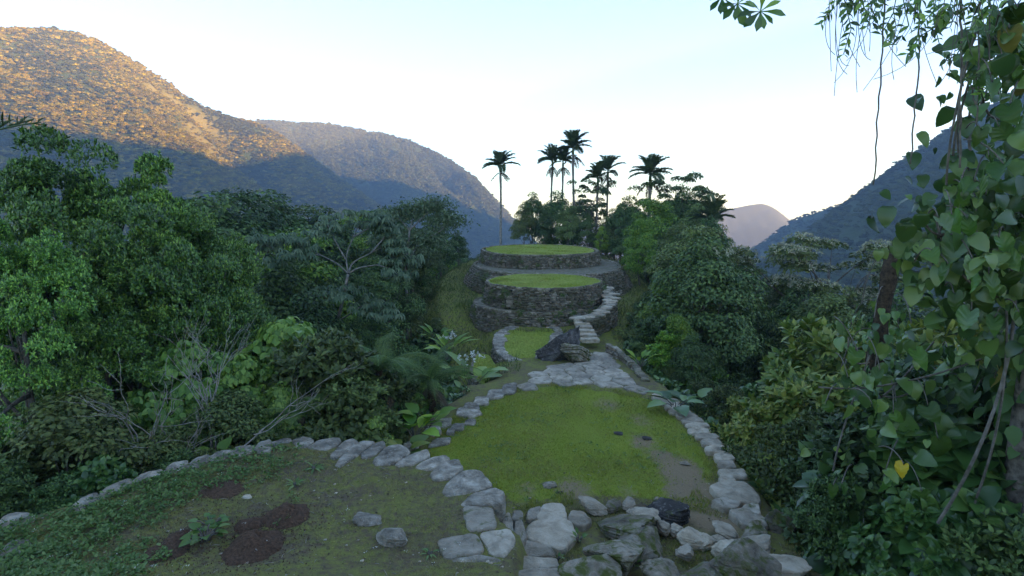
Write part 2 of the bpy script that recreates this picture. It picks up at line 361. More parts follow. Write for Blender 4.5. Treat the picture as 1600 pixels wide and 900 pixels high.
def ground(P):
    P = np.atleast_2d(np.asarray(P, float))[:, :2]; x, y = P[:, 0], P[:, 1]
    d = sdf(P, PL); dr = sdf(P, RING)
    zin = np.interp(y, [-20, 1, 4.5, 7, 8.6, 10.2, 18, 20.5, 24, 52, 60], [3.2, 3.0, .9, -.42, -.62, -.8, -.82, -.95, -1.25, .2, -.5])
    zin = zin-.95*sstep(y, 17.5, 20.5)*(1-sstep(y, 26, 32))*sstep(-x, -.1, 1.8)
    zl = np.interp(y, [20, 24], [0, 1])*.0
    zn = np.interp(y, [-20, 1, 5, 7.5, 14], [3.2, 2.6, .7, .0, 0])-.05*np.clip(-x-5, 0, 12)**1.15
    near = sstep(-dr, -.18, .05)
    z = zin*(1-near)+zn*near
    do = np.maximum(d, 0)
    fall = .95*np.minimum(do, 1.6)+.5*np.clip(do-1.6, 0, 45)+.7*np.clip(do-46, 0, 75)
    z = z-fall*(1+.12*vnoise(P, .05, 3)*(do > 2))
    z = z-.14*np.clip(y-450, 0, 1250)
    z = np.maximum(z, -84-.14*np.clip(y-450, 0, 1250)+vnoise(P, .008, 4)*4)
    z = z+.012*vnoise(P, 2.2, 5)+.02*vnoise(P, .7, 6)
    z = z+np.clip(do-2, 0, 4)/4*.35*vnoise(P, .45, 8)
    return z
def gz(x, y): return float(ground([(x, y)])[0])
def axis(lo, hi, fine0, fine1, step, growth=1.09, maxs=120):
    a = list(np.arange(fine0, fine1+step/2, step)); s = step
    while a[-1] < hi: s = min(s*growth, maxs); a.append(a[-1]+s)
    s = step
    while a[0] > lo: s = min(s*growth, maxs); a.insert(0, a[0]-s)
    return np.array(a)
xs = axis(-1200, 1200, -11, 8, .11); ys = axis(-1300, 2050, 6.5, 28, .11)
X, Y = np.meshgrid(xs, ys); GP = np.stack([X.ravel(), Y.ravel()], 1)
GZ = ground(GP); nx, ny = len(xs), len(ys)
i = (np.arange(ny-1)[:, None]*nx+np.arange(nx-1)[None]).ravel()
tb = MB().add(np.column_stack([GP, GZ]), [np.stack([i, i+1, i+nx+1, i+nx], 1)])
gnd = tb.build('ground', M['ground']); gnd['kind'] = 'structure'
LAWN = np.array([at(u, v, -.8)[:2] for u, v in [(655, 712), (690, 672), (740, 636), (800, 609), (860, 601), (950, 609), (1020, 622), (1062, 655), (1095, 690), (1118, 722), (1118, 760), (1090, 790), (1000, 782), (930, 778), (860, 785), (800, 792), (775, 770), (720, 735)]])
BARE = [(1085, 770, .62, 1.1), (1062, 735, .6, 1.1), (1035, 715, .45, .85), (1005, 690, .5, .65), (1000, 655, .55, .55), (950, 628, .7, .5), (900, 765, .6, .55), (1105, 800, .7, 1.1), (980, 770, .4, .5), (820, 770, .5, .5)]
PZG = np.array([at(u, v, -.85)[:2] for u, v in [(795, 618), (806, 598), (838, 580), (868, 564), (898, 546), (910, 530), (948, 528), (956, 550), (978, 568), (998, 588), (1020, 604), (1034, 620), (950, 616), (850, 610)]])
def turf_mask(P):
    P = np.asarray(P)[:, :2]; d = sdf(P, LAWN); t = sstep(-d, -.15, .35); y = P[:, 1]
    bank = sstep(y, 19.5, 21.5)*(sdf(P, PL) < 9)*(sdf(P, PZG) > .1)
    return np.clip(np.maximum(t*.9, bank*.45), 0, 1)
def bare_mask(P):
    P = np.asarray(P)[:, :2]; b = np.zeros(len(P))
    for u, v, r, s in BARE:
        c = at(u, v, -.8)[:2]; q = np.hypot((P[:, 0]-c[0])*1.15, (P[:, 1]-c[1])*.75)/r
        b = np.maximum(b, s*np.exp(-q*q))
    return np.clip(b+.12*vnoise(P, 1.6, 11)*(b > .05), 0, 1)
for nm, arr in (('turf', turf_mask(GP)), ('bare', bare_mask(GP))):
    a = gnd.data.attributes.new(nm, 'FLOAT', 'POINT'); a.data.foreach_set('value', arr.astype(np.float32))

# ------------------------------------------------------------------ hills (each a body of land with its own crest line)
def hill(name, crest, down, Lf, slope, Lb=250, ns=150, ntt=46, rough=9, bump_f=.012, seed=1, mat='hill', conv=0.0):
    crest = np.asarray(crest, float); seg = np.r_[0, np.cumsum(np.linalg.norm(np.diff(crest[:, :2], axis=0), axis=1))]
    s = np.linspace(0, seg[-1], ns); Cc = np.stack([np.interp(s, seg, crest[:, k]) for k in range(3)], 1)
    k = np.ones(5)/5
    for ax in range(3): Cc[2:-2, ax] = np.convolve(Cc[:, ax], k, 'valid')
    dn = np.asarray(down, float)
    dn = norm(np.stack([np.interp(s, seg, np.interp(np.arange(len(crest)), np.linspace(0, len(crest)-1, len(dn)), dn[:, q])) for q in range(2)], 1)) if dn.ndim == 2 else np.tile(norm(dn), (ns, 1))
    t = np.r_[-np.linspace(1, .06, 10)*Lb, np.linspace(0, 1, ntt)**1.25*Lf]
    Pp = Cc[:, None, :2]+dn[:, None]*t[None, :, None]
    at_ = np.abs(t); drop = slope*np.where(t > 0, at_*(1-conv)+conv*at_**2/Lf, at_*.9)*np.minimum(1, .55+at_/90)
    z = Cc[:, None, 2]-drop[None]
    fade = np.clip(at_/70, 0.04, 1)[None]
    gul = vnoise(np.stack([s[:, None]*bump_f+0*t[None], at_[None]*bump_f*.25+0*s[:, None]], -1), 1.0, seed, 4)
    z = z+rough*fade*(gul+.5*vnoise(Pp.reshape(-1, 2), .02, seed+1, 3).reshape(z.shape))
    z = np.maximum(z, -300+.002*at_[None]); V = np.concatenate([Pp, z[..., None]], -1); n2 = len(t)
    i = (np.arange(ns-1)[:, None]*n2+np.arange(n2-1)[None]).ravel()
    b = MB().add(V.reshape(-1, 3), [np.stack([i, i+n2, i+n2+1, i+1], 1)])
    o = b.build(name, M[mat]); o['kind'] = 'structure'
    return o, V
def cr(lst, off=0): return [atY(u, v+off, Y) for u, v, Y in lst]
LH, LV = hill('hill', cr([(-420, 75, 560), (-250, 50, 620), (-100, 44, 680), (0, 47, 740), (60, 47, 770), (120, 54, 800), (160, 68, 815), (200, 92, 830), (240, 115, 850), (280, 146, 870), (320, 171, 890),
    (370, 188, 915), (410, 197, 935), (450, 220, 950), (500, 258, 965), (560, 305, 980), (640, 365, 990)]), (.74, -.67), 520, .62, rough=20, seed=21)
SH, SV = hill('hill', cr([(330, 200, 1380), (400, 190, 1390), (460, 191, 1400), (520, 196, 1410), (560, 203, 1415), (600, 212, 1420), (640, 222, 1425), (680, 240, 1430), (710, 256, 1432), (735, 275, 1435), (755, 294, 1438), (775, 318, 1440), (800, 345, 1440), (850, 400, 1440)]),
    (.45, -.89), 620, .5, rough=22, seed=33, bump_f=.016)
# right ridge; its unseen stretch past the frame is added to shade this slope
RC_vis = cr([(1120, 425, 1150), (1170, 394, 1080), (1200, 376, 1040), (1240, 344, 1000), (1300, 324, 940), (1360, 306, 890), (1400, 287, 860), (1440, 262, 830), (1480, 234, 800), (1530, 192, 765), (1600, 142, 720), (1700, 88, 670), (1850, 30, 600)])
bv_l = BVHTree.FromPolygons([tuple(p) for p in LV.reshape(-1, 3)], [tuple(f.vertices) for f in LH.data.polygons])
bv_s = BVHTree.FromPolygons([tuple(p) for p in SV.reshape(-1, 3)], [tuple(f.vertices) for f in SH.data.polygons])
shade_ridge_xy = [(700, 420), (735, 250), (750, 60), (760, -150), (765, -400), (775, -700), (790, -1000), (800, -1200)]
need = []
for u, v in [(-150, 150), (-60, 165), (0, 184), (70, 195), (140, 205), (200, 218), (260, 235), (310, 250), (350, 258), (400, 245), (460, 236), (500, 250), (560, 262), (620, 272), (680, 285), (740, 296)]:
    d = Vector(ray(u, v)).normalized(); hits = [h for h in (b.ray_cast(Vector((0, 0, HC)), d) for b in (bv_l, bv_s)) if h[0]]
    if not hits: continue
    p = min(hits, key=lambda h: h[3])[0]
    for (x0, y0), (x1, y1) in zip(shade_ridge_xy, shade_ridge_xy[1:]):
        den = SUN[0]*(y1-y0)-SUN[1]*(x1-x0)
        k = ((x0-p.x)*(y1-y0)-(y0-p.y)*(x1-x0))/den
        yy = p.y+SUN[1]*k
        if k > 0 and y1 <= yy <= y0: need.append((yy, p.z+SUN[2]*k-7, u))
need.sort(); print('RIDGE', [(round(a), round(b), u) for a, b, u in need])
RC = RC_vis+[np.array((x, y, float(np.interp(y, [n[0] for n in need], [n[1] for n in need])))) for x, y in shade_ridge_xy[0:]]  # unseen crest heights solved from the shadow edge wanted on the left hills
RH, RV = hill('hill', RC, [(-.75, -.66), (-.85, -.5), (-1, -.1), (-1, 0)], 640, .6, rough=7, seed=44, ns=260, conv=.25)
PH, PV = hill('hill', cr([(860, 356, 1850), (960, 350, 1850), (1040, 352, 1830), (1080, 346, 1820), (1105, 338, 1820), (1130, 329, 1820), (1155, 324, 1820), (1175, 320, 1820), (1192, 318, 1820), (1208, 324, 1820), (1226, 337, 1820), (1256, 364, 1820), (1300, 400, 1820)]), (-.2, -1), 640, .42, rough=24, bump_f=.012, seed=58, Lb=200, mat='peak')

# bare grassy landslide on the left hill
slide = [(250, 148, 22), (275, 165, 34), (300, 185, 36), (325, 205, 28), (318, 225, 22), (330, 238, 26), (350, 250, 20), (305, 200, 20)]
def bare_of(o, V):
    P = V.reshape(-1, 3); dep = P[:, 1]*math.cos(PITCH)-(P[:, 2]-HC)*math.sin(PITCH); up = P[:, 1]*math.sin(PITCH)+(P[:, 2]-HC)*math.cos(PITCH)
    return None
slide_w = []
for u, v, r in slide:
    h = bv_l.ray_cast(Vector((0, 0, HC)), Vector(ray(u, v)).normalized())
    if h[0]: slide_w.append((np.array(h[0]), r*.9))
def slide_mask(P):
    b = np.zeros(len(P))
    for c, r in slide_w: b = np.maximum(b, np.exp(-(np.linalg.norm(P-c, axis=1)/r)**2))
    return np.clip(b*1.35+.35*vnoise(P[:, :2], .04, 60)*(b > .1), 0, 1)
a = LH.data.attributes.new('bare', 'FLOAT', 'POINT'); a.data.foreach_set('value', slide_mask(LV.reshape(-1, 3)).astype(np.float32))
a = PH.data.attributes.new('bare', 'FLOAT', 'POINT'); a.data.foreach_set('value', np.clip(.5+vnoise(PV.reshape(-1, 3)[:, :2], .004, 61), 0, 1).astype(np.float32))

# ------------------------------------------------------------------ stones
ORD = ['first', 'second', 'third', 'fourth', 'fifth', 'sixth', 'seventh', 'eighth', 'ninth', 'tenth', 'eleventh', 'twelfth', 'thirteenth', 'fourteenth', 'fifteenth', 'sixteenth', 'seventeenth', 'eighteenth', 'nineteenth', 'twentieth', 'twenty-first', 'twenty-second', 'twenty-third', 'twenty-fourth', 'twenty-fifth']
def chaikin(p, it=2, r=.22):
    for _ in range(it):
        q = np.roll(p, -1, 0); p = np.stack([p*(1-r)+q*r, p*r+q*(1-r)], 1).reshape(-1, 2)
    return p
def slab(poly, thick=.25, seed=0, n=44, rough=.02, tilt=(0, 0), dome=.02, rnd=1):
    """a flat stone from a plan outline (world xy about its centre), top at z=0"""
    p = chaikin(np.asarray(poly, float), rnd, .13)*1.04
    q = np.vstack([p, p[:1]]); s = np.r_[0, np.cumsum(np.linalg.norm(np.diff(q, axis=0), axis=1))]
    tt = np.linspace(0, s[-1], n, endpoint=False); o = np.stack([np.interp(tt, s, q[:, k]) for k in (0, 1)], 1)
    size = math.sqrt(abs(np.sum(o[:, 0]*np.roll(o[:, 1], -1)-o[:, 1]*np.roll(o[:, 0], -1)))/2)
    e = min(.035, size*.07)
    o = o*(1+.05*vnoise(o+seed*3.3, 3.4/max(size, .2), 70, 4))[:, None]
    R_ = np.linalg.norm(o, axis=1, keepdims=True); u = o/np.maximum(R_, 1e-6)
    rings = [(o-u*e*.8, -thick), (o+u*e*.3, -thick*.55), (o, -e*1.1), (o-u*e*.35, -e*.35), (o-u*e*1.1, -.0), (o*.78, dome*.5), (o*.52, dome*.9), (o*.26, dome)]
    V = []
    for k, (r, z) in enumerate(rings):
        zz = z+rough*1.3*vnoise(np.column_stack([r*2.6/max(size, .3)+seed*1.7, np.full(n, k*.15)]), 1.6, 71, 4)*(1 if k > 1 else 1.5)
        rr = r+(.012*vnoise(np.column_stack([r*4+seed, np.full(n, z*5)]), 2, 72, 2))[:, None] if k < 4 else r
        V.append(np.column_stack([rr, zz]))
    V.append(np.array([[0, 0, dome]])); V = np.concatenate(V); V[:, 2] += V[:, 0]*tilt[0]+V[:, 1]*tilt[1]
    j = np.arange(n); k = (j+1) % n; F = []
    for r in range(len(rings)-1): F.append(np.stack([r*n+j, r*n+k, (r+1)*n+k, (r+1)*n+j], 1))
    t = (len(rings)-1)*n; F.append(np.stack([t+j, t+k, np.full(n, len(rings)*n)], 1)); F.append(np.arange(n)[::-1][None])
    m_ = MB().add(V, F); m_.flat = True; return m_
def slab_px(poly, z, name='kerb_stone', mat='stone', thick=.28, seed=0, label=None, cat='stone', group=None, **kw):
    w_ = np.array([at(u, v, z)[:2] for u, v in poly]); c = w_.mean(0)
    a2 = np.sum(w_[:, 0]*np.roll(w_[:, 1], -1)-w_[:, 1]*np.roll(w_[:, 0], -1))
    if a2 < 0: w_ = w_[::-1]
    o = slab(w_-c, thick, seed, **kw).build(name, M[mat], loc=(c[0], c[1], z))
    return prop(o, label, cat, group)
def rock_mesh(size, seed, cuts=11, sub=4, rough=.06, flat=.0):
    g = np.random.default_rng(seed); bm = bmesh.new(); bmesh.ops.create_icosphere(bm, subdivisions=sub, radius=1)
    d = np.array([v.co[:] for v in bm.verts]); F = np.array([[v.index for v in f.verts] for f in bm.faces]); bm.free()
    pn = g.uniform(3.2, 7); r0 = 1/(np.abs(d)**pn).sum(1)**(1/pn)
    nrm = norm(g.normal(size=(cuts, 3))*np.array((1, 1, .8))); dist = g.uniform(.55, 1.0, cuts)
    dot = d@nrm.T; r = np.where(dot > .05, dist/np.maximum(dot, .05), 9).min(1); r = np.minimum(r, r0*1.02)
    P_ = d*r[:, None]; tl = norm(np.array((g.normal(0, .25), g.normal(0, .25), 1.0))); lay = P_@tl
    r = r*(1+rough*vnoise(P_+seed, 2.0, 80, 4)+.6*rough*vnoise(P_+seed, 7, 81, 3))
    P_ = d*r[:, None]; step_ = vnoise(np.stack([lay*9+seed, lay*0], 1), 1.0, 82, 3)
    P_[:, :2] *= (1+.07*np.sign(step_)*np.abs(step_)**.5)[:, None]
    return MB().add(P_*np.asarray(size, float), [F])
def rock_px(box, z, sz, name='rock', mat='slab', seed=1, label=None, group=None, cat='rock', tilt=(0, 0), rz=0, sub=3, depth=None, cuts=11, sink=.25):
    """a rock filling about the given picture box, resting on height z"""
    u0, v0, u1, v1 = box; c = at((u0+u1)/2, (v0+v1)/2+(v1-v0)*.14, z)
    dist = math.hypot(c[1], HC-z); wx = (u1-u0)/FPX*dist/2*1.08
    dp = depth if depth else wx*.8
    sz *= .55; z = max(z, gz(c[0], c[1])-.02)
    o = rock_mesh((wx, dp, sz), seed, cuts, min(sub+1, 5)).build(name, M[mat], smooth=False, loc=(c[0], c[1], z+sz*(1-2*sink)*.5))
    o.rotation_euler = (tilt[0], tilt[1], rz)
    return prop(o, label, cat, group)

# kerb ring of the near terrace, from the square corner slabs outwards (picture outlines laid on the terrace plane)
ring = [
 [(698, 884), (710, 872), (745, 867), (784, 871), (772, 902), (700, 907)], [(682, 840), (742, 832), (760, 860), (695, 873)], [(748, 832), (798, 823), (806, 845), (790, 870), (770, 868)],
 [(723, 790), (769, 790), (777, 823), (729, 829)], [(720, 785), (740, 768), (770, 762), (789, 768), (788, 782), (755, 789), (725, 789)], [(689, 767), (700, 752), (725, 735), (750, 736), (771, 757), (740, 768), (700, 775)],
 [(669, 741), (693, 722), (715, 716), (725, 728), (705, 746), (680, 748)], [(647, 729), (674, 712), (696, 709), (704, 716), (681, 731), (664, 733)], [(618, 723), (644, 706), (668, 701), (672, 711), (646, 725), (625, 727)],
 [(582, 717), (604, 697), (626, 694), (641, 704), (616, 722), (590, 723)], [(563, 709), (585, 693), (600, 688), (604, 697), (580, 713), (566, 714)], [(523, 725), (547, 696), (570, 687), (587, 689), (561, 708), (531, 728)],
 [(514, 713), (534, 690), (550, 684), (560, 688), (541, 706), (523, 717)], [(479, 701), (499, 685), (530, 683), (533, 690), (511, 705)], [(456, 687), (477, 681), (491, 687), (480, 698), (464, 698)],
 [(422, 690), (440, 684), (454, 685), (456, 697), (430, 702)], [(396, 700), (404, 690), (424, 686), (424, 702), (404, 708)], [(358, 706), (370, 697), (396, 693), (398, 704), (372, 712)],
 [(322, 716), (338, 705), (362, 701), (364, 710), (336, 720)], [(290, 727), (304, 715), (326, 709), (330, 718), (305, 730)], [(252, 737), (266, 724), (292, 718), (296, 727), (268, 739)],
 [(205, 753), (222, 739), (252, 730), (256, 738), (226, 752)], [(150, 775), (168, 758), (204, 745), (208, 755), (178, 772)], [(105, 795), (122, 780), (152, 768), (156, 779), (130, 796)], [(-8, 822), (8, 803), (45, 799), (48, 812), (22, 826)]]
for i_, p in enumerate(ring):
    lab = {0: 'lichen grey kerb slab lying below the two square corner slabs', 1: 'broad square grey slab at the inner corner of the kerb', 2: 'five sided grey slab right of the broad square corner slab',
           3: 'nearly square pale slab just above the corner pair in the kerb', 4: 'pointed oval kerb stone above the nearly square slab', 5: 'largest lichen grey kerb stone, wedge shaped, above the pointed oval one',
           11: 'longest thin kerb stone, its tip reaching into the bare terrace soil', 24: 'pale kerb rock alone among weeds by the broad yellowish leaves'}.get(i_, f'{ORD[i_]} grey lichen stone from the corner slabs along the curved terrace kerb')
    zt = .03+.015*math.sin(i_*2.3) if i_ < 15 else .05
    zt += gz(*at(*np.mean(p, 0), 0)[:2]) if i_ > 14 else 0
    slab_px(p, zt, 'kerb_stone', 'stone' if i_ > 3 or i_ == 0 else 'flag', .45, i_+1, lab, 'kerb stone', 'kerb stones ringing the near terrace', rough=.016, dome=.006, tilt=(.02*math.sin(i_*1.7), .03*math.cos(i_*1.3)))
# stones along the left edge of the lawn
for i_, p in enumerate([[(628, 700), (633, 690), (655, 689), (653, 700)], [(639, 690), (645, 683), (664, 684), (660, 692)], [(660, 675), (668, 665), (686, 664), (690, 674), (675, 678)], [(668, 697), (680, 684), (706, 682), (700, 692)],
   [(676, 663), (686, 654), (706, 652), (704, 664), (690, 667)], [(697, 675), (700, 669), (711, 669), (709, 677)], [(702, 671), (708, 661), (726, 660), (724, 670)], [(712, 647), (716, 636), (746, 637), (754, 645), (736, 651)],
   [(724, 662), (728, 655), (744, 654), (742, 662)], [(722, 638), (728, 628), (750, 630), (749, 639)], [(738, 632), (743, 619), (764, 618), (763, 631)], [(758, 622), (764, 608), (788, 607), (786, 620)], [(782, 616), (786, 600), (808, 597), (806, 612)]]):
    slab_px(p, -.74, 'edge_stone', 'stone', .4, 40+i_, f'{ORD[i_]} flat grey stone up the left lawn edge from the curved kerb', 'edge stone', 'stones along the left edge of the lawn', rough=.014, dome=.006)
# the right edge of the lawn
redge = [(1018, 613, 1042, 624), (1032, 621, 1060, 632), (1038, 630, 1068, 639), (1044, 637, 1078, 646), (1056, 643, 1088, 653), (1064, 651, 1098, 661), (1071, 659, 1107, 668), (1074, 667, 1110, 677), (1085, 675, 1122, 685), (1094, 684, 1126, 695), (1101, 694, 1142, 707), (1115, 706, 1146, 719), (1120, 718, 1148, 731), (1121, 731, 1166, 746), (1122, 743, 1148, 753)]
for i_, (a_, b_, c_, d_) in enumerate(redge):
    p = [(a_, b_+3), (a_+(c_-a_)*.3, b_), (c_-3, b_+1), (c_+3, d_-3), (c_-6, d_), (a_+4, d_-1)]
    slab_px(p, -.72, 'edge_stone', 'slab', .5, 60+i_, f'{ORD[i_]} flat pale stone down the right lawn edge from the paved plaza', 'edge stone', 'stones along the right edge of the lawn', rough=.012, dome=.004)
for i_, (p, z, lab) in enumerate([([(1108, 757), (1130, 751), (1165, 752), (1186, 772), (1188, 784), (1160, 783), (1125, 774)], -.66, 'broad triangular pale slab on the right lawn edge beside bare earth'),
   ([(1110, 781), (1130, 776), (1160, 783), (1150, 794), (1128, 791)], -.66, 'thin grey slab just below the broad triangular slab of the right edge'), ([(1137, 795), (1165, 792), (1196, 808), (1200, 822), (1160, 818)], -.6, 'cracked grey slab low on the right edge above mossy rocks'),
   ([(1160, 787), (1186, 786), (1190, 803), (1166, 804)], -.62, 'small mossy slab against the drop of the right lawn edge')]):
    slab_px(p, z, 'edge_slab', 'slab' if i_ == 0 else 'flag', .5, 80+i_, lab, 'slab', rough=.014, dome=.004)
# worn slabs leading up at the front
for i_, (p, z, lab) in enumerate([([(836, 812), (848, 786), (862, 783), (880, 786), (889, 816)], -.66, 'pale tapering slab heading the worn steps at the lawn'), ([(821, 824), (834, 811), (878, 809), (893, 814), (901, 832), (880, 861), (850, 852), (824, 842)], -.52, 'largest worn pale slab of the steps, with a crack across'),
   ([(804, 852), (814, 840), (862, 852), (867, 868), (806, 869)], -.4, 'narrow pale step slab below the largest worn slab'), ([(798, 882), (806, 867), (868, 870), (876, 884), (830, 892)], -.27, 'pale step slab with long straight grooves near the bottom'),
   ([(790, 905), (808, 889), (876, 884), (910, 908), (860, 920)], -.14, 'lowest pale step slab cut by the picture bottom'),
   ([(786, 832), (784, 812), (794, 797), (801, 812), (802, 830)], -.3, 'narrow brownish stone wedged beside the nearly square kerb slab'), ([(800, 812), (802, 796), (816, 797), (818, 812)], -.34, 'rounded brown stone above the tall narrow stone by the steps'), ([(803, 846), (805, 813), (816, 810), (823, 838), (814, 852)], -.3, 'tall narrow grey stone between corner slabs and steps'),
   ([(821, 812), (826, 794), (846, 789), (838, 812)], -.66, 'lichen spotted dark stone left of the tapering slab'), ([(886, 812), (893, 795), (912, 796), (925, 812), (912, 823)], -.6, 'bluish flat stone right of the tapering slab')]):
    slab_px(p, z, 'step_slab', 'slab' if i_ not in (5, 6, 7, 8) else 'flag', .4, 90+i_, lab, 'slab', rough=.014, dome=.004, tilt=(0, -.03))
# rubble
rub = [((905, 780, 944, 803), -.72, .22, 'slab', 'layered grey rock leaning at the back of the rubble'), ((941, 784, 972, 797), -.72, .14, 'mossy', 'small yellowish rock at the back row of the rubble'), ((967, 782, 993, 796), -.72, .16, 'slab', 'small brown rock left of the two toned boulder'),
 ((928, 800, 1030, 845), -.62, .34, 'mossy', 'broad brown rock mound with moss in the middle of the rubble'), ((983, 794, 1028, 820), -.68, .25, 'slab', 'pale wedge rock left behind the two toned boulder'), ((1013, 781, 1081, 822), -.68, .42, 'dark', 'dark boulder with a white lichen top beside bare earth'),
 ((970, 828, 1044, 868), -.55, .34, 'mossy', 'dark moss covered block under the brown rock mound'), ((1020, 808, 1052, 838), -.6, .2, 'slab', 'pale rock below the two toned boulder'), ((1046, 814, 1072, 842), -.6, .2, 'slab', 'pale rock below the right side of the dark boulder'), ((1058, 822, 1102, 862), -.55, .26, 'slab', 'long pale rock slanting down through the rubble'),
 ((1083, 832, 1117, 858), -.58, .2, 'slab', 'angular pale rock right of the long slanting rock'), ((1056, 852, 1089, 872), -.45, .18, 'slab', 'rounded pale rock below the long slanting rock'), ((1114, 836, 1136, 851), -.6, .15, 'slab', 'smallest pale rock between rubble and right edge'), ((1110, 818, 1160, 840), -.64, .2, 'slab', 'flat topped pale rock at the right end of bare earth'),
 ((1158, 823, 1204, 848), -.6, .26, 'mossy', 'brown rock with moss under the cracked edge slab'), ((1138, 840, 1200, 864), -.55, .26, 'slab', 'smooth oval pale rock at the lower right rubble'), ((1112, 854, 1174, 876), -.45, .28, 'slab', 'low pale rock above the green mossy boulder'), ((1122, 862, 1214, 915), -.3, .42, 'mossy', 'large boulder thickly covered with yellow green moss'),
 ((1180, 868, 1254, 908), -.5, .3, 'slab', 'pale slab rock at the bottom right of the rubble'), ((878, 862, 962, 918), -.2, .34, 'mossy', 'ridged brown rock beside the lowest step slab'), ((913, 832, 1012, 896), -.38, .4, 'mossy', 'big grassy brown rock right of the worn steps'), ((1188, 818, 1236, 868), -1.0, .5, 'mossy', 'moss capped rock hanging over the right drop'), ((1005, 872, 1058, 905), -.35, .25, 'mossy', 'low mossy rock in the hollow at the picture bottom'), ((1058, 882, 1125, 915), -.35, .25, 'mossy', 'weedy mossy rock left of the yellow green boulder')]
for i_, (bx, z, h, m_, lab) in enumerate(rub):
    rock_px(bx, z, h, 'rubble_rock' if i_ != 5 else 'boulder', m_, 200+i_, lab, 'rocks of the rubble at the front' if i_ != 5 else None, 'rock' if i_ != 5 else 'boulder', (.25*math.sin(i_*3.1), .25*math.cos(i_*2.2)), i_*.7, 4 if i_ in (3, 5, 6, 17, 19, 20) else 3, cuts=14)
g_ = 'loose rocks lying on the terraces'
for bx, z, h, m_, lab, nm in [((555, 806, 598, 824), 0, .14, 'stone', 'smaller pale rock lying on the near terrace moss', 'rock'), ((583, 818, 634, 853), 0, .24, 'stone', 'larger lumpy pale rock lying on the near terrace moss', 'rock'), ((846, 750, 868, 766), -.8, .13, 'mossy', 'brown rock on the front of the green lawn', 'rock'),
    ((1064, 716, 1079, 730), -.8, .1, 'slab', 'small pale rock on the right of the lawn', 'rock'), ((958, 672, 974, 680), -.8, .06, 'dark', 'dark flat rock in the middle of the lawn', 'rock'), ((1004, 680, 1020, 688), -.8, .05, 'dark', 'dark flat rock right of the lawn middle', 'rock'), ((1023, 777, 1034, 783), -.8, .06, 'slab', 'tiny pale rock behind the two toned boulder', 'rock'), ((-6, 855, 54, 888), -.25, .14, 'stone', 'flat grey rock sunk in weeds at the left edge', 'rock'), ((376, 772, 393, 779), 0, .04, 'slab', 'thin pale chip of rock near the upper earth mound', 'rock'), ((868, 764, 880, 775), -.8, .07, 'dark', 'small dark rock below the brown lawn rock', 'rock')]:
    rock_px(bx, z, h, nm, m_, hash(lab) % 97 if False else int(bx[0])+7, lab, g_, sub=4, cuts=16)

# ant mounds of red brown earth
def mound(u0, v0, u1, v1, h, lab, seed, holes=1):
    c = at((u0+u1)/2, (v0+v1)/2, 0); p0, p1 = at(u0, (v0+v1)/2, 0), at(u1, (v0+v1)/2, 0); q0, q1 = at((u0+u1)/2, v1, 0), at((u0+u1)/2, v0, 0)
    rx, ry = (p1[0]-p0[0])/2, (q1[1]-q0[1])/2; nr, na = 26, 60
    r = np.linspace(0, 1, nr)[:, None]; a_ = np.linspace(0, 2*PI, na, endpoint=False)[None]
    wob = 1+.3*vnoise(np.stack([np.cos(a_), np.sin(a_)], -1)+seed, 1.3, 90, 4)
    x = r*np.cos(a_)*rx*wob; y = r*np.sin(a_)*ry*wob
    z = 1.0*h*(1-sstep(r, .05, 1))*(1+0*a_)+.05*vnoise(np.stack([x*4, y*4], -1)+seed, 1.5, 91, 4)*(1-r)**.4
    for k in range(holes):
        hx, hy = rx*(.25-.5*k), ry*(.1+.3*k); z = z-.08*np.exp(-((x-hx)**2+(y-hy)**2)/.05**2)
    base = ground(np.stack([x+c[0], y+c[1]], -1).reshape(-1, 2)).reshape(x.shape)
    zc = base[0, 0]; V = np.stack([x, y, base-zc+z+.012-.05*r**6], -1).reshape(-1, 3)
    i = (np.arange(nr-1)[:, None]*na+np.arange(na)[None]).ravel(); j = (np.arange(nr-1)[:, None]*na+(np.arange(na)[None]+1) % na).ravel()
    o = MB().add(V, [np.stack([i, j, j+na, i+na], 1)]).build('ant_mound', M['red'], loc=(c[0], c[1], zc))
    prop(o, lab, 'ant mound', 'ant mounds on the near terrace')
CR = MB()
def crumbs(u, v, r, n):
    c = at(u, v, 0)[:2]; a_ = rng.uniform(0, 6.28, n); q = r*np.abs(rng.normal(0, .62, n)); P = np.column_stack([c[0]+q*np.cos(a_), c[1]+q*np.sin(a_)*1.2]); leaves(CR, T_RHOMB, np.column_stack([P, ground(P)+.008]), sph(n), np.column_stack([rng.normal(0, .5, (n, 2)), np.ones(n)]), rng.uniform(.01, .035, n), 1.6)
for a_ in [(447, 812, .75, 1600), (392, 856, .95, 2200), (266, 856, .8, 1600), (350, 765, .7, 1200), (388, 822, .5, 700)]: crumbs(*a_)
CR.build('soil_crumbs', M['red'])['kind'] = 'stuff'
mound(410, 782, 484, 832, .17, 'red brown ant mound highest up, with one hole at right', 1)
mound(340, 822, 444, 888, .2, 'widest red brown ant mound with a small hole on top', 2)
mound(225, 822, 308, 888, .08, 'flat red brown ant mound under leafy weeds', 3, 0)
mound(308, 745, 392, 782, .05, 'low worn ant mound near the curved stone kerb', 4, 0)
mound(362, 806, 414, 836, .1, 'small low ant mound between the two tall ones', 5, 0)

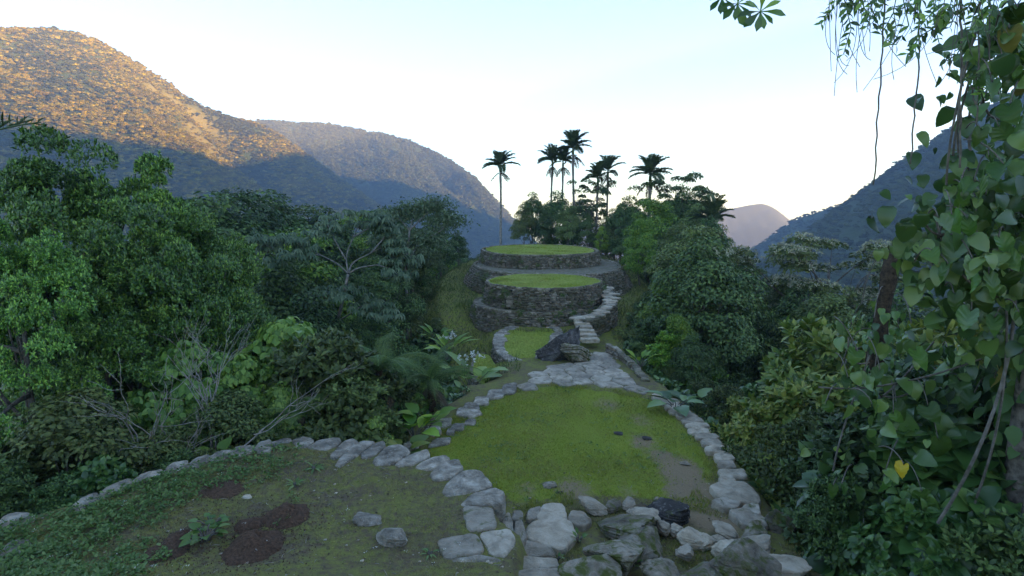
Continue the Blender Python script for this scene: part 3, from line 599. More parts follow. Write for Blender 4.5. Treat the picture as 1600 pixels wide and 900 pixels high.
# ------------------------------------------------------------------ masonry terraces
def box_stone(mb, c, t, nrm, L_, D_, H_, g):
    """one roughly squared wall stone, its face bulging along nrm"""
    t = np.append(t, 0); n3 = np.append(nrm, 0); up = np.array((0, 0, 1.))
    j = lambda s: g.normal(0, s, 3)
    c = np.append(c[:2], c[2]); V = []
    for sx, sz in ((-1, -1), (1, -1), (1, 1), (-1, 1)): V.append(c+t*sx*L_/2+up*sz*H_/2-n3*D_+j(.01))
    for sx, sz in ((-1, -1), (1, -1), (1, 1), (-1, 1)): V.append(c+t*sx*L_/2*.98+up*sz*H_/2*.97-n3*.03+j(.012))
    for sx, sz in ((-1, -1), (1, -1), (1, 1), (-1, 1)): V.append(c+t*sx*L_/2*(.72+.1*g.random())+up*sz*H_/2*(.62+.15*g.random())+n3*g.uniform(.0, .035)+j(.008))
    F = [(0, 1, 5, 4), (1, 2, 6, 5), (2, 3, 7, 6), (3, 0, 4, 7), (4, 5, 9, 8), (5, 6, 10, 9), (6, 7, 11, 10), (7, 4, 8, 11), (8, 9, 10, 11)]
    mb.add(np.array(V), [np.array(F)])
def masonry(path, zb, zt, seed, ch=.13, sl=(.16, .5), batter=.12, closed=True, gap=.012, skip=None):
    """dry stone face along a plan path (outside = right of travel); zb, zt callables or numbers"""
    g = np.random.default_rng(seed); p = np.asarray(path, float)
    if closed: p = np.vstack([p, p[:1]])
    s = np.r_[0, np.cumsum(np.linalg.norm(np.diff(p, axis=0), axis=1))]; T_ = s[-1]
    P_ = lambda q: np.array([np.interp(q, s, p[:, 0]), np.interp(q, s, p[:, 1])])
    fb = zb if callable(zb) else (lambda x, y: zb); ft = zt if callable(zt) else (lambda x, y: zt)
    lo = min(fb(*q) for q in p); hi = max(ft(*q) for q in p); mb = MB(); z = lo; 
    while z < hi-.02:
        H_ = ch*g.uniform(.65, 1.4); q = g.uniform(0, .2)
        while q < T_-.05:
            L_ = min(g.uniform(*sl)*(1.5 if g.random() < .1 else 1), T_-q); m_ = q+L_/2; c = P_(m_); t = norm(P_(min(m_+.05, T_))-P_(max(m_-.05, 0))); n2 = np.array((t[1], -t[0]))
            zc = z+H_/2; top = ft(*c)
            if zc < top and zc > fb(*c)-.15 and not (skip and skip(c[0], c[1], zc)):
                h2 = min(H_, top-z+.02) if top-z > .05 else 0
                if h2 > .03: box_stone(mb, np.array((*(c+n2*(batter*(top-zc)+g.uniform(-.035, .05)+.05*vnoise(np.array([[*c, zc]]), .5, 97)[0])), z+h2/2+g.normal(0, .006))), t, n2, L_-gap, .22, h2-gap, g)
            q += L_
        z += H_
    return mb
def ell(cx, cy_, rx, ry, n=72, wob=.02, seed=0):
    th = -np.linspace(0, 2*PI, n, endpoint=False)     # clockwise: outside is on the left
    k = 1+wob*vnoise(np.stack([np.cos(th), np.sin(th)], 1)+seed, 1.3, 95, 2)
    return np.stack([cx+rx*k*np.cos(th), cy_+ry*k*np.sin(th)], 1)[::-1]
def prism(path, zb, zt, batter=.1, inset=.12):
    p = np.asarray(path, float); n = len(p); c = p.mean(0); e = np.roll(p, -1, 0)-np.roll(p, 1, 0); nr = norm(np.stack([e[:, 1], -e[:, 0]], 1))
    top = p-nr*inset; V = []; fb = zb if callable(zb) else (lambda x, y: zb)
    b = np.array([fb(*q)-.4 for q in p]); V = np.concatenate([np.column_stack([p-nr*inset+nr*(batter*(zt-b))[:, None], b]), np.column_stack([top, np.full(n, zt-.05)])])
    j = np.arange(n); k = (j+1) % n
    return MB().add(V, [np.stack([j, k, n+k, n+j], 1), (np.arange(n)+n)[None]])
def disc(path, z, inset, seed, rough=.03, rings=14):
    p = np.asarray(path, float); c = p.mean(0); n = len(p); V = [np.column_stack([c+(p-c)*f*(1-inset), np.full(n, z)]) for f in np.linspace(1, .08, rings)]
    V = np.concatenate(V); V[:, 2] += rough*vnoise(V[:, :2], 1.2, seed, 3)+.02*(1-np.exp(-np.repeat(np.arange(rings), n)*.8)); j = np.arange(n); k = (j+1) % n
    F = [np.stack([r*n+j, r*n+k, (r+1)*n+k, (r+1)*n+j], 1) for r in range(rings-1)]+[((rings-1)*n+j)[None]]
    return MB().add(V, F)
def rim_stones(path, z, width, seed, sl=(.3, .7), a0=0, a1=1, closed=True):
    """flat coping stones along a path, as one mesh"""
    g = np.random.default_rng(seed); p = np.asarray(path, float)
    if closed: p = np.vstack([p, p[:1]])
    s = np.r_[0, np.cumsum(np.linalg.norm(np.diff(p, axis=0), axis=1))]; T_ = s[-1]; q = T_*a0; mb = MB()
    while q < T_*a1-.1:
        L_ = min(g.uniform(*sl), T_*a1-q); P_ = lambda x: np.array([np.interp(x, s, p[:, 0]), np.interp(x, s, p[:, 1])])
        a_, b_ = P_(q), P_(q+L_-.03); t = norm(b_-a_); n2 = np.array((t[1], -t[0])); w_ = width*g.uniform(.7, 1.2)
        c = (a_+b_)/2; poly = np.array([a_+n2*.03, b_+n2*.03, b_-n2*w_, a_-n2*w_*g.uniform(.8, 1.1)])-c
        sm = slab(poly, .12, int(g.integers(1, 999)), n=20, rough=.012, dome=.01); Vs = np.concatenate(sm.V)+np.array((*c, z+g.normal(0, .01)))
        mb.add(Vs, sm.F); q += L_
    return mb
gfun = lambda x, y: gz(x, y)-.1
M['turf2'] = plain_mat('terrace_turf', (.12, .17, .018), (.28, .33, .055), 9, .95, .6, .05)
M['path'] = stone_mat('trodden_stone_path', (.11, .095, .065), (.2, .175, .125), (.33, .29, .215), .35, .1)
def terrace(name_lab, cx, cy_, rx, ry, zt, zb, seed, wob=.02, grass_inset=.08, parts=('earth', 'wall', 'rim', 'grass'), ch=.095, batter=.12, rim_w=.4, skip=None, a0=0, a1=1, top_mat='turf2'):
    e = empty('stone_terrace', (cx, cy_, zt), name_lab, 'stone terrace', 'round stone terraces stepping up the ridge')
    pth = ell(cx, cy_, rx, ry, seed=seed, wob=wob)-np.array((cx, cy_)); sh = lambda f: (lambda x, y: f(x+cx, y+cy_)-zt) if callable(f) else f-zt
    prism(pth, sh(zb), 0, batter, .16).build('earth_core', M['earth'], e, smooth=False)
    sk = (lambda x, y, z: skip(x+cx, y+cy_, z+zt)) if skip else None
    masonry(pth, sh(zb), 0, seed, ch, (.1, .42), batter=batter, skip=sk).build('retaining_wall', M['wall'], e, smooth=False)
    rim_stones(pth*.995, .05, rim_w, seed+5, a0=a0, a1=a1).build('coping', M['wall'], e)
    disc(pth, .03, grass_inset, seed).build('grass_top', M[top_mat], e)
    return e
back = lambda lim: (lambda x, y, z: y > lim)
tA = terrace('lowest stone tier with a narrow ledge, under the middle grassy terrace', 1.45, 31.0, 3.6, 3.25, -.42, gfun, 301, .045, .04, rim_w=.2, batter=.3, skip=back(32.5), top_mat='path')
tM = terrace('middle round grass topped terrace with a small stairway in its wall', 1.77, 31.15, 3.12, 2.95,   .74, -.6, 302, .04, .02, rim_w=.1, skip=lambda x, y, z: y > 32.5 or (-.28 < x < .05 and y < 30))
tB = terrace('broad battered stone bank carrying the highest grassy terrace', 2.45, 40.2, 5.2, 6.6, .68, gfun, 303, .05, .05, ch=.11, batter=.6, rim_w=.2, skip=back(42), top_mat='path')
tT = terrace('highest round grass topped terrace in front of the palms', 1.95, 41.7, 4.25, 4.9, 1.58, .5, 304, .04, .07, rim_w=.14, skip=back(43.5), batter=.2)
# little stairway up the middle terrace
stw = empty('stairway', (-.12, 28.55, -.27)); stw.parent = tM; stw.location = (-.12-1.77, 28.95-31.0, -.27-.72)
for k in range(8):
    p = np.array([(-.17, -.1), (.17, -.1), (.17, .12), (-.17, .12)])
    slab(p, .11, 400+k, n=20, rough=.008, dome=.005, rnd=1).build('step', M['flag'], stw, (0, k*.06-.45, .1+k*.11))
# small half round terrace with a rim of wide slabs, left of the boulder
ST = np.array([at(u, v, -1.1)[:2] for u, v in [(776, 519), (770, 532), (772, 547), (784, 560), (806, 572), (832, 580), (846, 574), (862, 560), (880, 530), (878, 512), (840, 506), (800, 508)]])
STc = ST.mean(0); e = empty('stone_terrace', (*STc, -1.1), 'small half round terrace with wide rim slabs beside the black boulder', 'stone terrace', 'round stone terraces stepping up the ridge')
STp = chaikin(ST[::1], 2)-STc
if np.sum(STp[:, 0]*np.roll(STp[:, 1], -1)-STp[:, 1]*np.roll(STp[:, 0], -1)) < 0: STp = STp[::-1]
prism(STp, lambda x, y: min(gz(x+STc[0], y+STc[1]), -1.5)+.9, 0, .1, .16).build('earth_core', M['earth'], e, smooth=False)
masonry(STp, lambda x, y: -1.0, -.05, 305, .12).build('retaining_wall', M['wall'], e, smooth=False)
rim_stones(STp, .05, .55, 306, (.5, 1.0)).build('coping', M['stone'], e)
disc(STp, .0, .1, 307).build('grass_top', M['turf2'], e)
# lower outer ledge left of it
LD = [at(u, v, -1.5)[:2] for u, v in [(735, 590), (738, 566), (745, 552), (765, 556), (775, 575), (800, 590), (815, 598), (790, 606), (762, 618)]]
LDc = np.mean(LD, 0); LDp = chaikin(np.array(LD)-LDc, 2)
if np.sum(LDp[:, 0]*np.roll(LDp[:, 1], -1)-LDp[:, 1]*np.roll(LDp[:, 0], -1)) < 0: LDp = LDp[::-1]
e = empty('stone_terrace', (*LDc, -1.4), 'low weedy ledge of dark stones below the small half round terrace', 'stone terrace', 'round stone terraces stepping up the ridge')
masonry(LDp, lambda x, y: -1.3, -.05, 308, .13).build('retaining_wall', M['wall'], e, smooth=False)
prism(LDp, -1.3, 0, .1, .16).build('earth_core', M['earth'], e, smooth=False); disc(LDp, 0, .08, 309, .06).build('grass_top', M['turf2'], e)

# paved plaza: flagstones cut as cells of an irregular net
def voronoi(pts, poly, gap):
    out = []
    for i_, p in enumerate(pts):
        cell = [np.array(q) for q in ((p[0]-3, p[1]-3), (p[0]+3, p[1]-3), (p[0]+3, p[1]+3), (p[0]-3, p[1]+3))]
        for j_ in np.argsort(((pts-p)**2).sum(1))[1:16]:
            q = pts[j_]; n2 = q-p; ln = np.linalg.norm(n2); n2 = n2/ln; lim = ((p+q)/2)@n2-gap/2; new = []
            for a_, b_ in zip(cell, cell[1:]+cell[:1]):
                da, db = a_@n2-lim, b_@n2-lim
                if da <= 0: new.append(a_)
                if da*db < 0: new.append(a_+(b_-a_)*da/(da-db))
            cell = new
            if len(cell) < 3: break
        if len(cell) >= 3: out.append(np.array(cell))
    return out
PZ = np.array([at(u, v, -.85)[:2] for u, v in [(800, 612), (806, 600), (838, 582), (868, 566), (898, 548), (910, 536), (945, 534), (952, 550), (975, 568), (995, 588), (1015, 604), (1030, 618), (1010, 620), (985, 616), (950, 612), (890, 604), (850, 606), (820, 613)]])
g = np.random.default_rng(5); pts = []
for _ in range(9000):
    p = g.uniform(PZ.min(0), PZ.max(0))
    if all((p[0]-q[0])**2/.62**2+(p[1]-q[1])**2/.5**2 > (1 if p[1] < 20 else 1.7) for q in pts): pts.append(p)
pts = np.array(pts); kin = sdf(pts, PZ) < -.08
k_ = 0
for ce in voronoi(pts, PZ, .06):
    c = ce.mean(0)
    if sdf([c], PZ)[0] > -.1 or len(ce) < 3: continue
    if np.sum((ce[:, 0]-c[0])*np.roll(ce[:, 1]-c[1], -1)-(ce[:, 1]-c[1])*np.roll(ce[:, 0]-c[0], -1)) < 0: ce = ce[::-1]
    zc = gz(*c)+.05
    o = slab(ce-c, .2, 500+k_, n=32, rough=.012, dome=.008, rnd=1).build('flagstone', M['flag'], loc=(*c, zc)); k_ += 1
    prop(o, 'irregular pale flagstone fitted among its neighbours in the paved plaza behind the lawn', 'flagstone', 'flagstones of the paved plaza')
# stairs at the end of the plaza and the path curling up the right side
st = empty('stone_stairs', (*at(925, 535, -.9)[:2], -.9), 'short flight of worn stone steps rising beside the black boulder', 'stairs')
sp0 = np.array(at(926, 534, -.9)); 
for k in range(6):
    wd = .78-.03*k; p = np.array([(-wd*.55, 0), (wd*.45, 0), (wd*.45, .5), (-wd*.55, .5)])
    slab(p, .16, 600+k, n=28, rough=.012, dome=.01, rnd=1).build('step', M['slab'], st, (-.04*k, .1+.4*k, .1+.095*k))
PTH = np.array([(3.05, 26.2, -.32), (3.7, 26.4, -.3), (4.25, 27.0, -.18), (4.75, 28.0, 0), (5.05, 29.2, .12), (5.2, 30.4, .2), (5.15, 31.4, .26), (5.0, 32.3, .33)])
n_ = 40; tt = np.linspace(0, 1, n_); PC = np.stack([np.interp(tt*(len(PTH)-1), np.arange(len(PTH)), PTH[:, q]) for q in range(3)], 1)
tn = norm(np.gradient(PC[:, :2], axis=0)); nrr = np.stack([tn[:, 1], -tn[:, 0]], 1); wv = np.interp(tt, [0, .2, 1], [.7, .34, .26])
cols = np.linspace(-1, 1, 7); V = np.stack([np.column_stack([PC[:, :2]+nrr*(wv*c_)[:, None], PC[:, 2]+.02*vnoise(PC[:, :2]+c_, 3, 33)]) for c_ in cols], 1)
i = (np.arange(n_-1)[:, None]*7+np.arange(6)[None]).ravel()
o = MB().add(V.reshape(-1, 3), [np.stack([i, i+1, i+8, i+7], 1)]).build('path', M['path']); o['kind'] = 'structure'
wl = PC[:, :2]+nrr*wv[:, None]
o = masonry(wl, lambda x, y: gz(x, y)-.2, lambda x, y: float(np.interp(y, PC[:, 1], PC[:, 2]))-.0, 310, .13, closed=False, batter=.08).build('stone_wall', M['wall'], smooth=False)
prop(o, 'dry stone wall holding up the path that curls right of the middle terrace', 'stone wall')
for k in range(26):
    q = .02+k/26*.95; c = np.array([np.interp(q, tt, PC[:, a_]) for a_ in range(3)]); s_ = g.uniform(-.5, .5)
    poly = np.array([(math.cos(a_)*g.uniform(.24, .36), math.sin(a_)*g.uniform(.18, .3)) for a_ in np.linspace(0, 2*PI, 7)[:-1]])
    o = slab(poly, .1, 650+k, n=24, rough=.012, dome=.012).build('flagstone', M['slab'], loc=(c[0]+s_*.5, c[1], c[2]+.03))
    prop(o, 'worn flagstone of the path curling up beside the middle terrace', 'flagstone', 'flagstones of the curling path')
# stacked retaining stones on the right side of the plaza
o = masonry(np.array([at(u, v, -.9)[:2] for u, v in [(948, 540), (962, 552), (978, 566), (994, 584), (1008, 600)]])[::-1][::-1], lambda x, y: -2.0, -.78, 311, .1, closed=False, batter=.1).build('stone_wall', M['wall'], smooth=False)
prop(o, 'low layered stone wall edging the right side of the paved plaza', 'stone wall')
# black boulder
e = rock_mesh((1.0, .7, .6), 77, 12, 5, .09).build('boulder', M['dark'], smooth=False, loc=(*at(880, 556, -.95)[:2], -.62)); e.rotation_euler = (.15, -.5, .25)
prop(e, 'big black weathered boulder beside the stone steps', 'boulder')
e = rock_mesh((.55, .5, .35), 78, 12, 5, .08).build('boulder', M['mossy'], smooth=False, loc=(*at(900, 562, -.95)[:2], -.8)); e.rotation_euler = (0, .5, .8)
prop(e, 'pale streaked rock leaning on the black boulder from the right', 'boulder')

# ------------------------------------------------------------------ trees and plants: prototypes
def bend(p0, p1, n=7, amp=.06, seed=0):
    p0, p1 = np.asarray(p0, float), np.asarray(p1, float); t = np.linspace(0, 1, n)[:, None]; L_ = np.linalg.norm(p1-p0)
    q = np.linspace(0, 2, n); off = np.stack([vnoise(np.stack([q, q*0+seed], 1), .8, 110+k, 2) for k in range(3)], 1)*amp*L_*np.sin(t*PI)
    return p0+(p1-p0)*t+off
def crown_points(seed, h, base, r, n, shape='round', lop=.3):
    """clump centres in an uneven crown envelope"""
    g = np.random.default_rng(seed); out = []
    lob = [(g.uniform(0, 6.28), g.uniform(.6, 1.15)) for _ in range(5)]
    for k in range(n):
        t = g.uniform(0, 1)**.8; a = g.uniform(0, 6.28)
        env = {'round': math.sin(PI*min(1, .12+.88*t)**.75)**.6, 'dome': math.cos(t*PI/2*.95)**.55, 'flat': .35+.65*t if t < .8 else 1.1-.5*(t-.8)/.2, 'cone': 1-.85*t, 'tall': math.sin(PI*(.1+.85*t))**.45}[shape]
        m_ = 1+lop*math.cos(a-lob[0][0])*.5+.22*math.cos(3*a+lob[1][0])
        q = r*env*m_*g.uniform(.35, 1)**.5
        out.append((q*math.cos(a), q*math.sin(a), base+(h-base)*t*(.92+.08*math.cos(2*a+lob[2][0]))))
    return np.array(out)
def make_tree(name, seed, h, base, r, nclump, rc, nleaf, lsize, leafm, T=T_RHOMB, shape='round', bark='bark', mode='fine', trunk_r=.16, k=6, nlimb=10, wid=1.0, lean=(0, 0), lop=.3, droop=0, flat=.65):
    """one tree standing at the origin: an Empty > trunk, crown"""
    g = np.random.default_rng(seed); root = empty(name, (0, 0, 0))
    cc = crown_points(seed, h-rc*.5, base, r, nclump, shape, lop); cc[:, :2] += np.array(lean)*(cc[:, 2:3]/h)
    mb = MB(); top = np.array((lean[0]*.8, lean[1]*.8, base+(h-base)*.55)); tp = bend((0, 0, -1.2), top, 9, .05, seed)
    V, F = tube(tp, np.linspace(trunk_r*1.25, trunk_r*.35, 9), 8); mb.add(V, F)
    order = g.permutation(len(cc))[:nlimb]
    for q in order:
        f = g.uniform(.35, .95); i0 = f*8; p0 = tp[int(i0)]; e = cc[q]; mid = p0*.45+e*.55+np.array((0, 0, .12*np.linalg.norm(e-p0)))
        V, F = tube(bez(p0, mid, e, 7), np.linspace(trunk_r*.42, trunk_r*.08, 7), 5, False); mb.add(V, F)
    mb.build('trunk', M[bark], root)
    lb = MB(); n = len(cc); rcs = rc*g.uniform(.65, 1.25, n)
    ci = g.integers(0, n, nleaf); d = sph(nleaf); d[:, 2] = np.where(d[:, 2] < -.25, -d[:, 2]*.6, d[:, 2]); d = norm(d)
    rad = rcs[ci]*rng.uniform(.45, 1, nleaf)**.5; p = cc[ci]+d*rad[:, None]*np.array((1, 1, flat))
    oc = norm(p-np.array((lean[0]*.5, lean[1]*.5, base+(h-base)*.35)))
    out = norm(d*.6+oc*.5+np.array((0, 0, .35)))
    if mode == 'fine':
        ld = norm(np.cross(out, rng.normal(size=(nleaf, 3)))+out*.35-np.array((0, 0, .25+droop))); nr = norm(out+rng.normal(size=(nleaf, 3))*.45)
        leaves(lb, T, p, ld, nr, lsize*rng.uniform(.6, 1.25, nleaf), wid)
    elif mode == 'rosette':
        rosettes(lb, T, p, out, k, lsize, droop=droop, wid=wid)
    lb.build('crown', M[leafm], root)
    root['_cc'] = cc.ravel().tolist(); root['_h'] = h; root['_r'] = r+rc*.5
    return root
PROT = {}
def proto(key, *a, **kw):
    PROT[key] = [make_tree(*a, **kw), False]
# fine leaved trees of the forest
proto('darkA', 'forest_tree', 11, 10, 3.0, 3.2, 60, 1.15, 15000, .26, 'darkl', shape='round')
proto('darkB', 'forest_tree', 12, 10, 2.2, 2.8, 60, .95, 14000, .24, 'darkl', shape='tall', lop=.5)
proto('oliveA', 'forest_tree', 13, 10, 2.5, 3.6, 60, 1.1, 15000, .24, 'olive', shape='dome')
proto('brightA', 'forest_tree', 14, 10, 2.0, 3.0, 50, 1.15, 13000, .27, 'bright', shape='round')
proto('open', 'forest_tree', 15, 10, 3.4, 3.3, 52, .62, 9000, .2, 'darkl', shape='flat', nlimb=22, trunk_r=.13, flat=.5)
# glossy leaved trees near the camera
proto('glossA', 'glossy_tree', 21, 8, 3.4, 2.9, 90, .5, 9000, .1, 'glossy', T_LEAF, mode='rosette', k=7, shape='round', lop=.5)
proto('glossB', 'glossy_tree', 22, 8, 3.4, 3.1, 90, .5, 9000, .1, 'glossy', T_LEAF, mode='rosette', k=7, shape='dome')
# shrubs
proto('droop', 'drooping_shrub', 31, 5, .3, 1.7, 60, .5, 3000, .19, 'light', T_BROAD, mode='rosette', k=6, shape='round', droop=1.1, trunk_r=.06, nlimb=16)
proto('broad', 'broadleaf_shrub', 32, 4, .2, 1.8, 40, .6, 900, .36, 'heart', T_BROAD, mode='rosette', k=6, shape='dome', trunk_r=.06, droop=.25)
proto('shrubD', 'shrub', 33, 4, .2, 1.7, 40, .6, 1500, .2, 'darkl', T_LEAF, mode='rosette', k=6, shape='dome', trunk_r=.06)
proto('shrubO', 'shrub', 34, 4, .2, 1.8, 40, .55, 1500, .2, 'olive', T_LEAF, mode='rosette', k=6, shape='round', trunk_r=.06, lop=.6)
proto('lime', 'yellow_green_shrub', 35, 4, .3, 1.6, 40, .5, 1000, .24, 'ylime', T_LEAF, mode='rosette', k=6, shape='dome', trunk_r=.05, nlimb=18)
proto('shrubB', 'shrub', 36, 4, .2, 1.7, 40, .55, 1300, .22, 'bright', T_LEAF, mode='rosette', k=6, shape='round', trunk_r=.05)
# small ground version with narrow leaves
proto('fine', 'shrub', 37, 4, .2, 1.6, 40, .6, 9000, .13, 'olive', T_RHOMB, shape='round', trunk_r=.05)

def place(key, x, y, h, label, cat, group=None, rz=None, wide=1.0, name=None):
    src, used = PROT[key]
    if used:
        o = copy_tree(src)
        if name: o.name = name
    else: o = src; PROT[key][1] = True
    s = h/src['_h']; o.location = (float(x), float(y), gz(x, y)); o.scale = (s*wide, s*wide, s)
    o.rotation_euler = (0, 0, float(rng.uniform(0, 6.28) if rz is None else rz))
    for k in ('label', 'category', 'group'):
        if k in o: del o[k]
    
    return prop(o, label, cat, group)
def place_px(key, u, vtop, Y, label, cat='tree', group=None, wide=1.0, rz=None, name=None, minh=1.0):
    p = atY(u, vtop, Y); return place(key, p[0], Y, max(minh, p[2]-gz(p[0], Y)), label, cat, group, rz, wide, name)

# ---- left side, chosen plants
for key, u, v, Y, wd, lab in [
 ('glossA', 70, 188, 15.5, .62, 'tall glossy leaved tree at the left behind the arching palm frond'), ('glossB', 195, 232, 17, .6, 'glossy leaved tree right of the palm frond under the sunlit hillside'), ('glossA', 280, 305, 17.5, .6, 'glossy leaved tree whose crown steps down towards the dark forest'),
 ('glossB', 15, 330, 12.5, .6, 'glossy leaved tree below the arching palm frond'), ('glossA', 150, 335, 14.5, .75, 'lower glossy leaved tree in the middle of the left thicket'), ('glossB', 335, 338, 19, .52, 'glossy leaved tree at the right end of the glossy thicket'), ('glossB', 265, 395, 15.5, .75, 'low dark glossy tree above the dry leafless shrubs')]:
    place_px(key, u, v, Y, lab, 'tree', 'glossy leaved trees on the left', wd)
g_left = 'dark forest trees left of the ridge'
for key, u, v, Y, wd, lab in [
 ('darkA', 335, 302, 30, 1, 'dark round tree peeping over the glossy trees at the left'), ('darkB', 372, 290, 34, .9, 'dark pointed tree rising over the glossy trees'), ('darkA', 418, 298, 38, 1, 'dark tree second from the pointed one towards the ridge'), ('oliveA', 458, 312, 40, .9, 'olive tree left behind the pale trunked tree'),
 ('darkA', 500, 322, 40, 1, 'dark broad tree behind the pale trunked umbrella tree'), ('brightA', 560, 320, 46, .9, 'greener tree just over the pale trunked umbrella tree'), ('darkB', 600, 322, 44, 1, 'dark narrow tree right behind the umbrella tree'), ('open', 655, 315, 44, .8, 'open crowned tree against the shaded hill left of the terraces'), ('darkB', 688, 322, 48, .8, 'vine hung dark tree nearest the left of the palms'),
 ('darkA', 716, 362, 50, .8, 'rounded dark tree left below the lone palm'), ('oliveA', 640, 355, 36, .9, 'olive tree behind the slender pale stem'), ('darkA', 690, 405, 42, .7, 'low dark tree beside the grassy bank left of the terraces'), ('darkA', 590, 400, 30, .8, 'dark tree right under the umbrella tree crown'), ('darkB', 470, 395, 27, .9, 'dark tree left below the umbrella tree crown'),
 ('darkA', 420, 400, 24, .9, 'dark tree between the glossy thicket and the umbrella tree'), ('oliveA', 640, 455, 31, .9, 'rounded olive tree beside the grass bank'), ('darkA', 575, 470, 25, .8, 'dark low tree right of the pale trunk'), ('darkB', 660, 420, 38, .8, 'slim dark tree left of the bank'), ('darkA', 480, 455, 21, .8, 'dark low tree left of the pale trunk')]:
    place_px(key, u, v, Y, lab, 'tree', g_left, wd)
place_px('droop', 445, 488, 15.5, 'light green shrub of drooping leaves, the brightest of the left thicket', 'shrub', None, 1.15)
place_px('droop', 375, 545, 14.3, 'light green drooping shrub lower left of the brightest one', 'shrub', None, 1.0)
place_px('droop', 500, 545, 16.8, 'light green drooping shrub beside the tree fern', 'shrub', None, .85)
place_px('droop', 440, 590, 13.6, 'light green drooping shrub right over the curved kerb', 'shrub', None, 1.0)
# ---- behind the terraces and down the right
g_right = 'forest trees right of the terraces'
for key, u, v, Y, wd, lab in [
 ('darkA', 832, 300, 58, .75, 'dark tree standing left behind the highest terrace'), ('darkA', 870, 298, 60, .8, 'dark tree under the two close palms'), ('darkB', 905, 310, 62, .8, 'dark tree under the tallest palm'), ('open', 925, 268, 57, .75, 'airy tree round the double palm behind the terrace'), ('darkA', 850, 330, 56, .7, 'lower dark tree left behind the highest terrace'),
 ('oliveA', 818, 318, 57, .7, 'olive tree leftmost of the clump behind the highest terrace'), ('oliveA', 888, 318, 55, .8, 'olive tree right behind the middle of the highest terrace'), ('darkA', 918, 335, 54, .7, 'low dark tree behind the right rim of the highest terrace'), ('oliveA', 962, 322, 54, .7, 'olive tree between the double palm and the bright round tree'), ('brightA', 940, 350, 51, .6, 'small greener tree at the right rim of the highest terrace'),
 ('darkA', 985, 305, 56, .8, 'dark tree below the palm with the broad crown'), ('open', 1055, 255, 54, .85, 'spreading open crowned tree against the white sky'), ('open', 1085, 285, 52, .7, 'lower spreading tree leaning out to the right against the sky'), ('darkA', 1064, 288, 53, .75, 'dark tree filling in under the spreading open crown'), ('oliveA', 1092, 312, 49, .8, 'olive tree right under the leaning spreading crown'), ('darkA', 972, 318, 53, .7, 'dark tree at the foot of the broad crowned palm'),
 ('brightA', 1022, 302, 44, .9, 'bright green round tree below the spreading tree'), ('darkA', 1000, 330, 50, .7, 'dark tree between palms and bright round tree'),
 ('brightA', 1005, 335, 38, .7, 'yellowish green tree in front of the round bright one'), ('oliveA', 1065, 345, 40, .9, 'olive tree under the spreading crown'), ('darkA', 1108, 340, 43, .8, 'dull dark tree under the rightmost palm'), ('oliveA', 1075, 395, 31, 1.0, 'olive round tree in the middle of the right slope'), ('oliveA', 1120, 385, 35, .9, 'olive tree right of the middle slope tree'), ('darkA', 1155, 385, 38, .8, 'dark tree at the right shoulder of the forest'), ('oliveA', 1185, 415, 36, .8, 'olive tree last on the right shoulder under the far peak'),
 ('brightA', 1038, 432, 26, .75, 'light green tree over the curling path'), ('darkA', 1010, 455, 27, .6, 'dark small tree beside the curling path'), ('oliveA', 1095, 450, 25, .9, 'olive tree in front of the light green one'), ('darkA', 1150, 455, 26, .9, 'dark round tree on the right slope'), ('oliveA', 1210, 440, 32, .9, 'olive tree below the cream flowered tree'), ('darkA', 1250, 450, 27, .9, 'dark tree below the cream flowered crown'), ('oliveA', 1300, 450, 24, .9, 'olive tree left of the dead stump'), ('darkA', 1420, 445, 24, .9, 'dark tree right of the dead stump'), ('oliveA', 1480, 455, 22, .9, 'olive tree beside the vine covered tree'),
 ('brightA', 1060, 485, 21, .7, 'greener small tree near the plaza on the right'), ('darkA', 1085, 520, 19.5, .8, 'dark small tree right of the plaza')]:
    place_px(key, u, v, Y, lab, 'tree', g_right, wd)
for key, u, v, Y, wd, lab in [('lime', 1210, 580, 13.5, 1.0, 'yellow green shrub with upright leaf tufts right of the lawn'), ('lime', 1290, 545, 13, 1.0, 'yellow green shrub between the lawn shrub and dead stump'), ('lime', 1330, 480, 15, 1.0, 'yellow green shrub around the foot of the stump'), ('lime', 1440, 468, 14, 1.0, 'yellow green shrub beside the vine covered tree'), ('lime', 1170, 610, 14.5, .8, 'small yellow green shrub nearest the lawn'), ('lime', 1530, 470, 12, .9, 'yellow green shrub under the big heart leaves')]:
    place_px(key, u, v, Y, lab, 'shrub', None, wd)
for key, u, v, Y, wd, lab in [('shrubD', 1400, 660, 8.6, 1.0, 'dark bushy shrub behind the yellow withered leaf'), ('broad', 1500, 640, 8.2, 1.0, 'dark broad leaved shrub under the big ribbed heart leaves'), ('shrubD', 1580, 560, 8.4, 1.0, 'dark bushy shrub against the trunk of the vine covered tree'), ('shrubD', 1330, 740, 8.2, .9, 'low dark shrub above the drop at the lower right'), ('broad', 1440, 770, 7.4, .9, 'low broad leaved shrub near the bottom right corner'), ('shrubD', 1560, 780, 7.0, .9, 'dark shrub filling the bottom right corner'), ('shrubO', 1300, 640, 10.5, .9, 'dull olive shrub under the yellow green tufts')]:
    place_px(key, u, v, Y, lab, 'shrub', None, wd)
